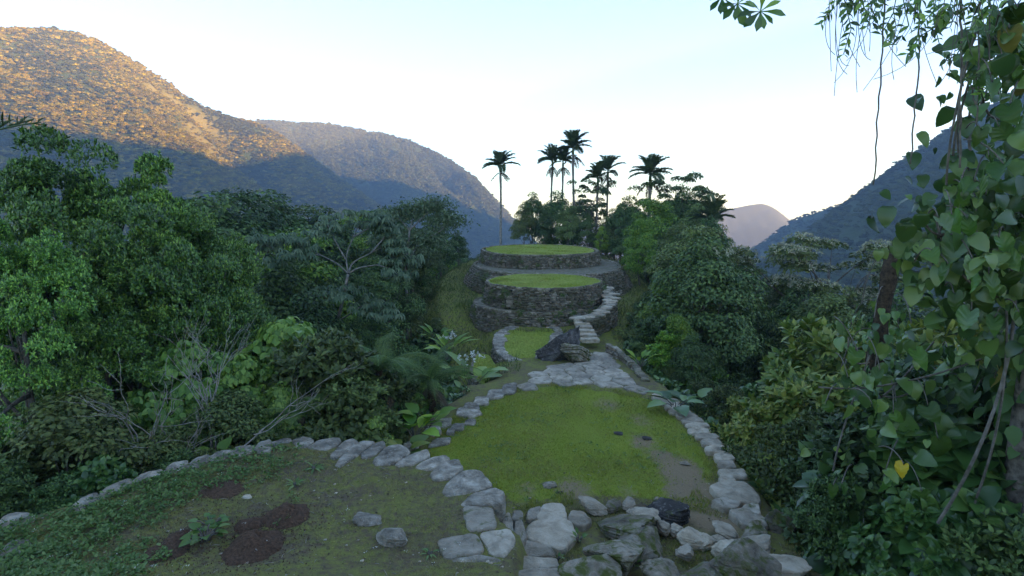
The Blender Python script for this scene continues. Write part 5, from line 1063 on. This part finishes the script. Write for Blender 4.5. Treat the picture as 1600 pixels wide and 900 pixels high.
# climbers: each big leaf a part of its plant
HL = {'upper': [(1553, 78, 44), (1577, 62, 52), (1536, 100, 32), (1562, 38, 40), (1592, 70, 55), (1550, 142, 42), (1543, 10, 36), (1585, 20, 46), (1568, 110, 46), (1600, 140, 50), (1575, 60, 60), (1558, 90, 50), (1590, 30, 55), (1545, 130, 40), (1580, 130, 50), (1578, 180, 50), (1592, 100, 45), (1560, 215, 52), (1585, 240, 62), (1545, 262, 50), (1522, 300, 52), (1568, 275, 55), (1592, 290, 50), (1506, 318, 40), (1540, 320, 45), (1532, 215, 40), (1502, 292, 34), (1600, 200, 60), (1598, 330, 55)],
      'middle': [(1545, 445, 50), (1580, 440, 50), (1520, 420, 44), (1560, 385, 46), (1600, 360, 55), (1530, 300, 48), (1512, 355, 44), (1500, 390, 64), (1487, 350, 44), (1466, 352, 36), (1455, 402, 34), (1530, 385, 48), (1562, 352, 52), (1590, 385, 48), (1602, 430, 62), (1545, 420, 46), (1508, 440, 50), (1572, 465, 50), (1535, 475, 48), (1555, 510, 44), (1592, 505, 50), (1518, 500, 46), (1490, 470, 36), (1575, 410, 42), (1525, 345, 45), (1550, 300, 45), (1482, 425, 36)],
      'lower': [(1375, 590, 34), (1400, 640, 36), (1450, 648, 44), (1500, 610, 46), (1522, 630, 46), (1465, 700, 46), (1480, 808, 44), (1512, 812, 58), (1552, 850, 48), (1582, 660, 48), (1396, 655, 30), (1362, 640, 32), (1590, 740, 42), (1302, 768, 30), (1315, 765, 26), (1480, 560, 44), (1560, 590, 46), (1430, 560, 40), (1340, 560, 34), (1545, 740, 44), (1595, 585, 50), (1420, 690, 34), (1380, 760, 34), (1440, 780, 38), (1350, 850, 36), (1485, 880, 44), (1580, 820, 48), (1325, 600, 30), (1290, 640, 28), (1595, 880, 44), (1530, 690, 42), (1410, 850, 34)]}
labs = {'upper': 'climber of large leaves draped high on the right hand tree against the sky', 'middle': 'climber with the biggest ribbed heart leaves half way up the right hand tree', 'lower': 'heart leaved climber sprawling over dark undergrowth with one yellow leaf'}
ho = np.array([(.03, .1), (.16, -.12), (.32, -.12), (.44, .04), (.47, .25), (.42, .48), (.3, .7), (.14, .9), (0, 1.04)]); so_ = np.linspace(0, 8, 19); ho = np.stack([np.interp(so_, np.arange(9), ho[:, 0]), np.interp(so_, np.arange(9), ho[:, 1])], 1)
hv, hf = T_outline(ho, .32, .16); hv[19:, 2] += np.tile(np.where(np.arange(19) % 3 == 1, .035, -.012), 2); hv[:19, 1] = np.linspace(.1, 1.04, 19)
def big_leaf(droop, fold, seed, mat):
    gg = np.random.default_rng(seed); o2 = ho.copy(); o2[2:-1, 0] *= 1+gg.normal(0, .035, len(o2)-3); v_, f_ = T_outline(o2, droop, fold)
    v_[19:, 2] += np.tile(np.where(np.arange(19) % 3 == 1, .035, -.012), 2)+gg.normal(0, .012, 38); v_[:19, 1] = np.linspace(.1, 1.04, 19); v_[:, 0] += .06*np.sin(v_[:, 1]*2.2+seed); v_[19:38, 2] += gg.normal(0, .05)
    m_ = MB(); leaves(m_, (v_, f_), np.zeros((1, 3)), np.array([(0, 1., 0)]), np.array([(0, 0, 1.)]), 1.0); return m_.mesh('leaf', M[mat])
HMs = [big_leaf(.32, .16, 1, 'heartbig'), big_leaf(.5, .3, 2, 'heartbig'), big_leaf(.12, .45, 3, 'heart'), big_leaf(.6, .1, 4, 'heartold'), big_leaf(.25, .6, 5, 'heartbig')]; HMy = big_leaf(.4, .35, 6, 'yellow')
g = np.random.default_rng(77)
def look(d, nr):
    d = norm(np.asarray(d, float)); x = norm(np.cross(d, nr)); z = np.cross(x, d); return Matrix(np.column_stack([x, d, z]).tolist()).to_euler()
for key, lst in HL.items():
    Yb = {'upper': 6.6, 'middle': 6.7, 'lower': 7.6}[key]; c0 = atY(1560 if key != 'lower' else 1450, {'upper': 300, 'middle': 520, 'lower': 860}[key], Yb+.3); rt = empty('climbing_plant', c0, labs[key], 'climbing plant'); sb = MB(); extra = MB(); cs = []
    for k, (u, v, px) in enumerate(lst+([(1412, 738, 40)] if key == 'lower' else [])):
        Y_ = Yb+g.uniform(-.45, .45); Y_ = 6.5 if key == 'lower' and k == len(lst) else Y_; c = atY(u, v-px*.35, Y_)-c0; o = bpy.data.objects.new('leaf', HMy if (key == 'lower' and k == len(lst)) else HMs[int(g.choice(5, p=[.32, .22, .24, .03, .19]))]); C.objects.link(o); o.parent = rt; o.location = [float(q) for q in c]; s_ = px/FPX*Y_*(.66 if key == 'upper' else .76); o.scale = (s_*g.uniform(.7, 1.05), s_*g.uniform(.85, 1.1), s_)
        if key == 'lower' and k == len(lst): o['label'] = 'yellow withered leaf'
        o.rotation_euler = look((g.normal(-.1, .35), g.normal(-.35, .35), -.8), (g.normal(-.3, .6), g.normal(-.6, .35), .6)); cs.append(c)
    cs = np.array(cs)
    for c in cs:
        q = c+np.array((.25+g.normal(0, .15), .45, g.normal(.1, .2))); V, F = tube(bez(c, (c+q)/2+np.array((0, 0, .15)), q, 6), np.linspace(.007, .01, 6), 4, False); sb.add(V, F)
    for k in range(7):
        a_, b_ = cs[g.integers(len(cs))], cs[g.integers(len(cs))]; V, F = tube(bez(a_+np.array((.1, .4, .1)), (a_+b_)/2+np.array((0, .5, -.3)), b_+np.array((.1, .4, 0)), 10), .014, 5, False); sb.add(V, F)
    sb.build('stems', M['vine'], rt)
    n_ = {'upper': 150, 'middle': 480, 'lower': 260}[key]; ci = g.integers(0, len(cs), n_); p = cs[ci]+g.normal(0, 1, (n_, 3))*np.array((.16, .3, .25))+np.array((.3, .6, -.05)); leaves(extra, T_HEART, p, g.normal(0, .4, (n_, 3))+np.array((-.1, -.3, -.7)), g.normal(0, .5, (n_, 3))+np.array((-.3, -.5, .7)), g.uniform(.08, .24, n_)); extra.build('small_leaves', M['heart'], rt)
lb = MB(); n_ = 1250; a_ = rng.uniform(0, 6.28, n_); zz = np.where(rng.random(n_) < .9, rng.uniform(vz+1, 5.6, n_), rng.uniform(5.6, 8.5, n_)); rr = rng.uniform(.25, .85, n_); p = np.stack([np.cos(a_)*rr+.35, np.sin(a_)*rr+.2, zz-vz], 1); o_ = np.stack([np.cos(a_), np.sin(a_), 0*a_], 1); leaves(lb, T_BROAD, p, o_*.5+rng.normal(0, .3, (n_, 3))-np.array((0, 0, .6)), o_+rng.normal(0, .4, (n_, 3))+np.array((0, 0, .5)), rng.uniform(.14, .32, n_)); lb.build('crown', M['darkl'], root)
sb = MB()
for k in range(16):
    x0_, z0_ = rng.uniform(-.9, .9), rng.uniform(2, 8); V, F = tube(bez((x0_, rng.uniform(-.7, .3), z0_-vz), (x0_+rng.normal(0, .4), -.6, z0_-1.5-vz), (x0_+rng.normal(0, .5), rng.uniform(-.6, .4), z0_-3.2-vz), 12), rng.uniform(.008, .022), 5, False); sb.add(V, F)
sb.build('lianas', M['vine'], root)

# ------------------------------------------------------------------ ground cover nobody could count
def scatter(poly_lo, poly_hi, n):
    return np.column_stack([rng.uniform(poly_lo[0], poly_hi[0], n), rng.uniform(poly_lo[1], poly_hi[1], n)])
def blades(P, z, h, w_, mb, lean=.5):
    n = len(P); d = np.column_stack([rng.normal(0, lean, (n, 2)), np.ones(n)]); nr = np.column_stack([rng.normal(size=(n, 2))*.6, np.full(n, 1.)]); pos = np.column_stack([P, z])
    d = norm(d); x = norm(np.cross(d, nr)); V = np.stack([pos-x*w_[:, None], pos+x*w_[:, None], pos+d*h[:, None]], 1).reshape(-1, 3); mb.add(V, [np.arange(3*n).reshape(-1, 3)])
mb = MB(); P = scatter((-2.6, 9.8), (5.2, 18.6), 190000); dd = sdf(P, LAWN); keep = (dd < .12) & (rng.random(len(P)) > bare_mask(P)*1.05) & (rng.random(len(P)) < .5+.6*vnoise(P, .8, 120, 4)+.25*(P[:, 0] < 2.0)); P = P[keep]
n_ = len(P); hh = rng.uniform(.025, .065, n_)*(1+.45*vnoise(P, .9, 121, 4)); blades(P, ground(P)-.003, hh, rng.uniform(.004, .008, n_), mb, 1.3)
P = scatter((-2.6, 9.8), (5.2, 18.6), 90000); dd = sdf(P, LAWN); P = P[(dd > -.28) & (dd < .2) & (vnoise(P, 1.6, 138, 3) > -.05)]; n_ = len(P); blades(P, ground(P)-.005, rng.uniform(.04, .14, n_), rng.uniform(.004, .008, n_), mb, .7)
o = mb.build('lawn_grass', M['grass']); prop(o, kind='stuff')
mb = MB()
for cx, cy_, rx, ry, z, n_ in [(1.77, 31.0, 2.95, 2.6, .75, 26000), (1.9, 41.7, 3.75, 4.45, 1.6, 26000)]:
    a_ = rng.uniform(0, 6.28, n_); q = np.sqrt(rng.random(n_)); P = np.column_stack([cx+rx*q*np.cos(a_), cy_+ry*q*np.sin(a_)]); blades(P, np.full(n_, z-.02), rng.uniform(.05, .13, n_), rng.uniform(.008, .014, n_), mb)
P = scatter((STc[0]-1.6, STc[1]-4), (STc[0]+2, STc[1]+4), 12000); P = P[sdf(P, STp+STc) < -.5]; blades(P, np.full(len(P), -1.1), rng.uniform(.04, .1, len(P)), rng.uniform(.006, .01, len(P)), mb)
P = scatter((LDc[0]-2.5, LDc[1]-3), (LDc[0]+2.5, LDc[1]+3), 6000); P = P[sdf(P, LDp+LDc) < -.1]; blades(P, np.full(len(P), -1.42), rng.uniform(.05, .16, len(P)), rng.uniform(.006, .01, len(P)), mb)
o = mb.build('terrace_grass', M['grass']); prop(o, kind='stuff')
mb = MB(); P = scatter((-14, 19.5), (12, 56), 150000); dP = sdf(P, PL); keep = (dP < 5.5) & ((dP > -2.4) | (P[:, 1] < 27)) & (rng.random(len(P)) < .75+.4*vnoise(P, .6, 122)) & ~((P[:, 0] > .3) & (P[:, 0] < 4.6) & (P[:, 1] < 26.5)); P = P[keep]; n_ = len(P); blades(P, ground(P)-.01, rng.uniform(.06, .3, n_)*(1+.5*vnoise(P, 1.2, 123)), rng.uniform(.008, .016, n_), mb, .6)
o = mb.build('bank_grass', M['bankg']); prop(o, kind='stuff')
mb = MB(); pw = []
for cx, cy_, rx, ry, z0, z1, m_ in [(1.45, 31.0, 3.55, 3.2, -1.3, -.3, 60), (1.77, 31.0, 3.12, 2.75, -.3, .7, 34), (1.9, 41.7, 4.15, 4.9, .7, 1.5, 26), (2.0, 40.2, 4.75, 6.6, -1.5, .6, 70)]:
    th = rng.uniform(PI*.95, PI*2.05, m_); zz_ = rng.uniform(z0, z1, m_); k_ = 1.03+.1*(z1-zz_)/3; pw.append(np.column_stack([cx+rx*k_*np.cos(th), cy_+ry*k_*np.sin(th), zz_]))
pw = np.concatenate(pw); n_ = len(pw); rosettes(mb, T_LONG, pw, np.column_stack([rng.normal(0, .3, n_), np.full(n_, -.8), np.full(n_, .7)]), 9, .24, droop=.5); o = mb.build('wall_weeds', M['bankg']); prop(o, kind='stuff')
# near terrace: thin grass and leafy weeds
mb = MB(); P = scatter((-14, 6.4), (.2, 12), 170000); dr = sdf(P, RING); nz = vnoise(P, .7, 124, 4); keep = (dr < -.25) & (rng.random(len(P)) < np.clip(.42+.6*nz, .04, 1)); P = P[keep]; n_ = len(P); blades(P, ground(P)-.003, rng.uniform(.02, .065, n_), rng.uniform(.0035, .007, n_), mb, 1.4)
P = scatter((0, 6.0), (5.2, 10.6), 30000); keep = (sdf(P, LAWN) > 0) & (vnoise(P, 1.5, 126, 3) > .12); P = P[keep]; n_ = len(P); blades(P, ground(P)-.004, rng.uniform(.03, .1, n_), rng.uniform(.004, .007, n_), mb, .6)
o = mb.build('thin_grass', M['grassdry']); prop(o, kind='stuff')
mb = MB(); P = scatter((-15, 6.2), (-.4, 11.6), 30000); dr = sdf(P, RING); lim = np.interp(P[:, 0], [-9, -6, -4.3, -3], [.95, .7, .05, -.3]); nz = vnoise(P, .9, 125, 4); P = P[(dr < -.15) & (nz*.6+rng.uniform(-.25, .25, len(P)) < lim-.45)]; P = P[:3300]
n_ = len(P)
for sl, T_, sz, k_, wd_ in ((slice(0, None, 3), T_LEAF, .075, 4, 1.5), (slice(1, None, 3), T_HEART, .05, 4, 1.0), (slice(2, None, 3), T_LONG, .06, 7, 1.3)):
    q = P[sl]; m_ = len(q); rosettes(mb, T_, np.column_stack([q, ground(q)+rng.uniform(.01, .1, m_)]), np.column_stack([rng.normal(0, .35, (m_, 2)), np.ones(m_)]), k_, sz, spread=1.1, wid=wd_)
P = scatter((-2.2, 10), (5, 18), 900); P = P[(sdf(P, LAWN) < -.1) & (vnoise(P, 1.0, 139, 3) > .12)]; m_ = len(P); rosettes(mb, T_LEAF, np.column_stack([P, ground(P)+.025]), np.column_stack([rng.normal(0, .3, (m_, 2)), np.ones(m_)]), 5, .05, spread=1.2, wid=1.4)
o = mb.build('leafy_weeds', M['clover']); prop(o, kind='stuff')
mb = MB(); P = scatter((-14, 6.3), (.3, 11.6), 260); P = P[(sdf(P, RING) < -.2) & (vnoise(P, 1.2, 135) > .2)]; rosettes(mb, T_LEAF, np.column_stack([P, ground(P)+.1]), np.column_stack([rng.normal(0, .3, (len(P), 2)), np.ones(len(P))]), 4, .02, wid=1.6); o = mb.build('tiny_white_flowers', M['white']); prop(o, kind='stuff')
mb = MB(); P = scatter((-12, 6.2), (4.6, 17.5), 5200); P = P[((sdf(P, RING) < -.1) | (P[:, 1] < 10.4) | (rng.random(len(P)) < .25)) & (sdf(P, PL) < -.1)]; n_ = len(P); leaves(mb, T_LEAF, np.column_stack([P, ground(P)+.012]), np.column_stack([rng.normal(size=(n_, 2)), rng.normal(0, .15, n_)]), np.column_stack([rng.normal(0, .3, (n_, 2)), np.ones(n_)]), rng.uniform(.02, .07, n_), rng.uniform(.5, 1.3, n_)); o = mb.build('leaf_litter', M['deadf']); prop(o, kind='stuff')
mb = MB(); P = scatter((-10, 6.2), (4.6, 12), 1500); P = P[(sdf(P, PL) < -.1) & (vnoise(P, .8, 136) > -.1)]
for x_, y_ in P[:500]:
    a_ = rng.uniform(0, 6.28); l_ = rng.uniform(.03, .14); q = np.array((math.cos(a_), math.sin(a_), 0))*l_; z_ = gz(x_, y_)+.01; V, F = tube([(x_, y_, z_), (x_+q[0]*.5, y_+q[1]*.5, z_+.008), (x_+q[0], y_+q[1], z_)], .0035, 4); mb.add(V, F)
pb = MB(); P = scatter((-9, 6.2), (5, 11.5), 1500); P = P[(sdf(P, PL) < -.2) & (vnoise(P, 1.1, 137) > .0)][:420]; rk = rock_mesh((1, .8, .5), 5, 9, 1); rv_, rf_ = rk.V[0], rk.F[0]
for (x_, y_), s_ in zip(P, .008+.03*rng.random(len(P))**3): pb.add(rv_*s_+np.array((x_, y_, gz(x_, y_)+s_*.2)), [rf_])
prop(pb.build('pebbles', M['slab'], smooth=False), kind='stuff')
o = mb.build('fallen_twigs', M['twig']); prop(o, kind='stuff')
# undergrowth on both slopes
def under(n, lo, hi, size, T, k, mat, dmax, name, dmin=.12, hmax=.8):
    mb = MB(); P = scatter(lo, hi, n); d = sdf(P, PL); P = P[(d > dmin) & (d < dmax)]; n_ = len(P); d = d[(d > dmin) & (d < dmax)]; hz = rng.uniform(.02, 1, n_)*np.minimum(hmax, d*.6+.05)
    rosettes(mb, T, np.column_stack([P, ground(P)+hz]), np.column_stack([rng.normal(0, .45, (n_, 2)), np.ones(n_)]), k, size, spread=1.0); o = mb.build(name, M[mat]); prop(o, kind='stuff')
under(9000, (-20, 6), (0, 30), .26, T_BROAD, 5, 'heart', 12, 'undergrowth')
under(9000, (4, 5), (22, 30), .26, T_BROAD, 5, 'heart', 12, 'undergrowth')
under(9000, (-14, 6), (10, 30), .14, T_LEAF, 6, 'darkl', 3.0, 'undergrowth', .05, .5)
under(2200, (4.4, 8), (7.5, 15), .2, T_LONG, 8, 'ylime', 2.2, 'low_ferns', .1, .5)
mb = MB(); n_ = 26000; P = scatter((-60, 6), (70, 90), n_); d = sdf(P, PL); P = P[(d > 9) & (d < 60)]; n_ = len(P); leaves(mb, T_BROAD, np.column_stack([P, ground(P)+rng.uniform(0, 1.2, n_)]), sph(n_)*np.array((1, 1, .4)), sph(n_)*.5+np.array((0, 0, 1.)), rng.uniform(.4, .9, n_)); o = mb.build('undergrowth', M['darkl']); prop(o, kind='stuff')

# ------------------------------------------------------------------ forest on the hills: crest trees as things, the rest one mass per hill
def far_tree(seed, lab, pos, s, mat='far'):
    g = np.random.default_rng(seed); root = empty('hill_tree', pos, lab, 'tree', 'trees on the crests of the hills')
    V, F = tube([(0, 0, -2), (0, 0, 3), (.2, 0, 5.5)], np.array([.35, .28, .15]), 6); MB().add(V, F).build('trunk', M['bark'], root)
    lb = MB(); cc = g.normal(0, 1, (9, 3))*np.array((1.7, 1.7, .9))+np.array((0, 0, 5.2)); n_ = 760; ci = g.integers(0, 9, n_); d = sph(n_); d[:, 2] = np.abs(d[:, 2])*1.1-.25; d = norm(d); p = cc[ci]+d*g.uniform(1.0, 1.7, (n_, 1))
    leaves(lb, T_RHOMB, p, np.cross(d, sph(n_))+d*.3, d+.4*sph(n_)+np.array((0, 0, .3)), g.uniform(.7, 1.2, n_), 1.5)
    bmx = bmesh.new(); bmesh.ops.create_icosphere(bmx, subdivisions=2, radius=1); dv = np.array([v.co[:] for v in bmx.verts]); fv = np.array([[v.index for v in f.verts] for f in bmx.faces]); bmx.free(); lb.add(dv*np.array((2.6, 2.6, 1.7))*(1+.2*vnoise(dv+seed, 2, 130))[:, None]+np.array((0, 0, 4.9)), [fv])
    o = lb.build('crown', M[mat], root); root.scale = (s, s, s); return o
crest = lambda V, k: V[k, 9]+np.array((0, 0, -.3))
def nearest(V, u):
    q = np.array([proj(p)[0] for p in V[:, 10]]); return int(np.argmin(abs(q-u)))
FT = []
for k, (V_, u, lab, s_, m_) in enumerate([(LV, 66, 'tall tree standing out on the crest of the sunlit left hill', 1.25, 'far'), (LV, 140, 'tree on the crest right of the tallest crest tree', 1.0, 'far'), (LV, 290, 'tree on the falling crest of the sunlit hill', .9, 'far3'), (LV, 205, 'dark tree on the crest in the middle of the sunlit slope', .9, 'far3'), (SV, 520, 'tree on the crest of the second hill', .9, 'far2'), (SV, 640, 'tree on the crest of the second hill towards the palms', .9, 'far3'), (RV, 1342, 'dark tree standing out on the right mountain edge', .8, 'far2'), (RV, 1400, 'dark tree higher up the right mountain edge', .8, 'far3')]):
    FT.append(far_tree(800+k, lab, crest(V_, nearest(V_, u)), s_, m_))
def forest(name, V, n, smin, smax, avoid=None, use=(0, 1, 2, 3)):
    ns, nt_ = V.shape[:2]; i_ = rng.random(n)*(ns-1.001); 
    seglen = np.linalg.norm(np.diff(V[ns//2, :, :2], axis=0), axis=1); cum = np.r_[0, np.cumsum(seglen)]; j_ = np.interp(rng.random(n)*cum[-1], cum, np.arange(nt_)); j_ = np.minimum(j_, nt_-1.001)
    a_, b_ = i_.astype(int), j_.astype(int); fa, fb_ = (i_-a_)[:, None], (j_-b_)[:, None]
    p = (V[a_, b_]*(1-fa)+V[a_+1, b_]*fa)*(1-fb_)+(V[a_, b_+1]*(1-fa)+V[a_+1, b_+1]*fa)*fb_
    q = ~((p[:, 1] < 130) & (abs(p[:, 0]) < 160)) & (p[:, 2] > -95)
    if avoid is not None: q &= rng.random(n) > avoid(p)*(.95+.4*vnoise(p[:, :2], .05, 140, 3))
    p = p[q]; p = p[rng.random(len(p)) < .8+.35*vnoise(p[:, :2], .03, 133, 3)]; me = bpy.data.meshes.new(name); me.vertices.add(len(p)); me.vertices.foreach_set('co', p.astype(np.float32).ravel())
    at_ = me.attributes.new('size', 'FLOAT', 'POINT'); at_.data.foreach_set('value', (rng.uniform(smin, smax, len(p))**1.0*np.where(rng.random(len(p)) < .06, 1.5, 1)*(1+.3*vnoise(p[:, :2], .02, 131))).astype(np.float32)); kd = me.attributes.new('kind', 'INT', 'POINT'); kv = vnoise(p[:, :2], .016, 132, 4)+rng.normal(0, .3, len(p)); kd.data.foreach_set('value', np.where(kv > .28, 2+rng.integers(0, 2, len(p)), rng.integers(0, 2, len(p))).astype(np.int32)); o = bpy.data.objects.new(name, me); C.objects.link(o); o['kind'] = 'stuff'
    ng = bpy.data.node_groups.new(name, 'GeometryNodeTree'); ng.interface.new_socket('Geometry', in_out='INPUT', socket_type='NodeSocketGeometry'); ng.interface.new_socket('Geometry', in_out='OUTPUT', socket_type='NodeSocketGeometry')
    nn, L = ng.nodes, ng.links; gi, go = nn.new('NodeGroupInput'), nn.new('NodeGroupOutput'); io = nn.new('GeometryNodeInstanceOnPoints'); jn = nn.new('GeometryNodeJoinGeometry'); 
    for f in [FT[k] for k in reversed(use)]:
        oi = nn.new('GeometryNodeObjectInfo'); oi.inputs['Object'].default_value = f; oi.inputs['As Instance'].default_value = True; oi.transform_space = 'ORIGINAL'; L.new(oi.outputs['Geometry'], jn.inputs[0])
    rv = nn.new('FunctionNodeRandomValue'); rv.data_type = 'FLOAT_VECTOR'; rv.inputs[1].default_value = (.15, .15, 6.28); na = nn.new('GeometryNodeInputNamedAttribute'); na.data_type = 'FLOAT'; na.inputs[0].default_value = 'size'
    ki = nn.new('GeometryNodeInputNamedAttribute'); ki.data_type = 'INT'; ki.inputs[0].default_value = 'kind'; L.new(ki.outputs[0], io.inputs['Instance Index'])
    io.inputs['Pick Instance'].default_value = True; L.new(gi.outputs[0], io.inputs['Points']); L.new(jn.outputs[0], io.inputs['Instance']); L.new(rv.outputs[0], io.inputs['Rotation']); vs = nn.new('ShaderNodeVectorMath'); vs.operation = 'SCALE'; vs.inputs[0].default_value = (1, 1, .72); L.new(na.outputs[0], vs.inputs[3]); L.new(vs.outputs[0], io.inputs['Scale']); L.new(io.outputs[0], go.inputs[0])
    md = o.modifiers.new('scatter', 'NODES'); md.node_group = ng
    return o
forest('forest', LV, 62000, .42, .85, slide_mask)
forest('forest', SV, 52000, .42, .9, None, (4, 4, 5, 5))
forest('forest', RV[:170], 36000, .4, .8, None, (6, 6, 7, 7))
for src, used in PROT.values():
    if not used:
        for ch in list(src.children): bpy.data.objects.remove(ch)
        bpy.data.objects.remove(src)
for o in bpy.data.objects:
    for k in ('_cc', '_h', '_r'):
        if k in o: del o[k]
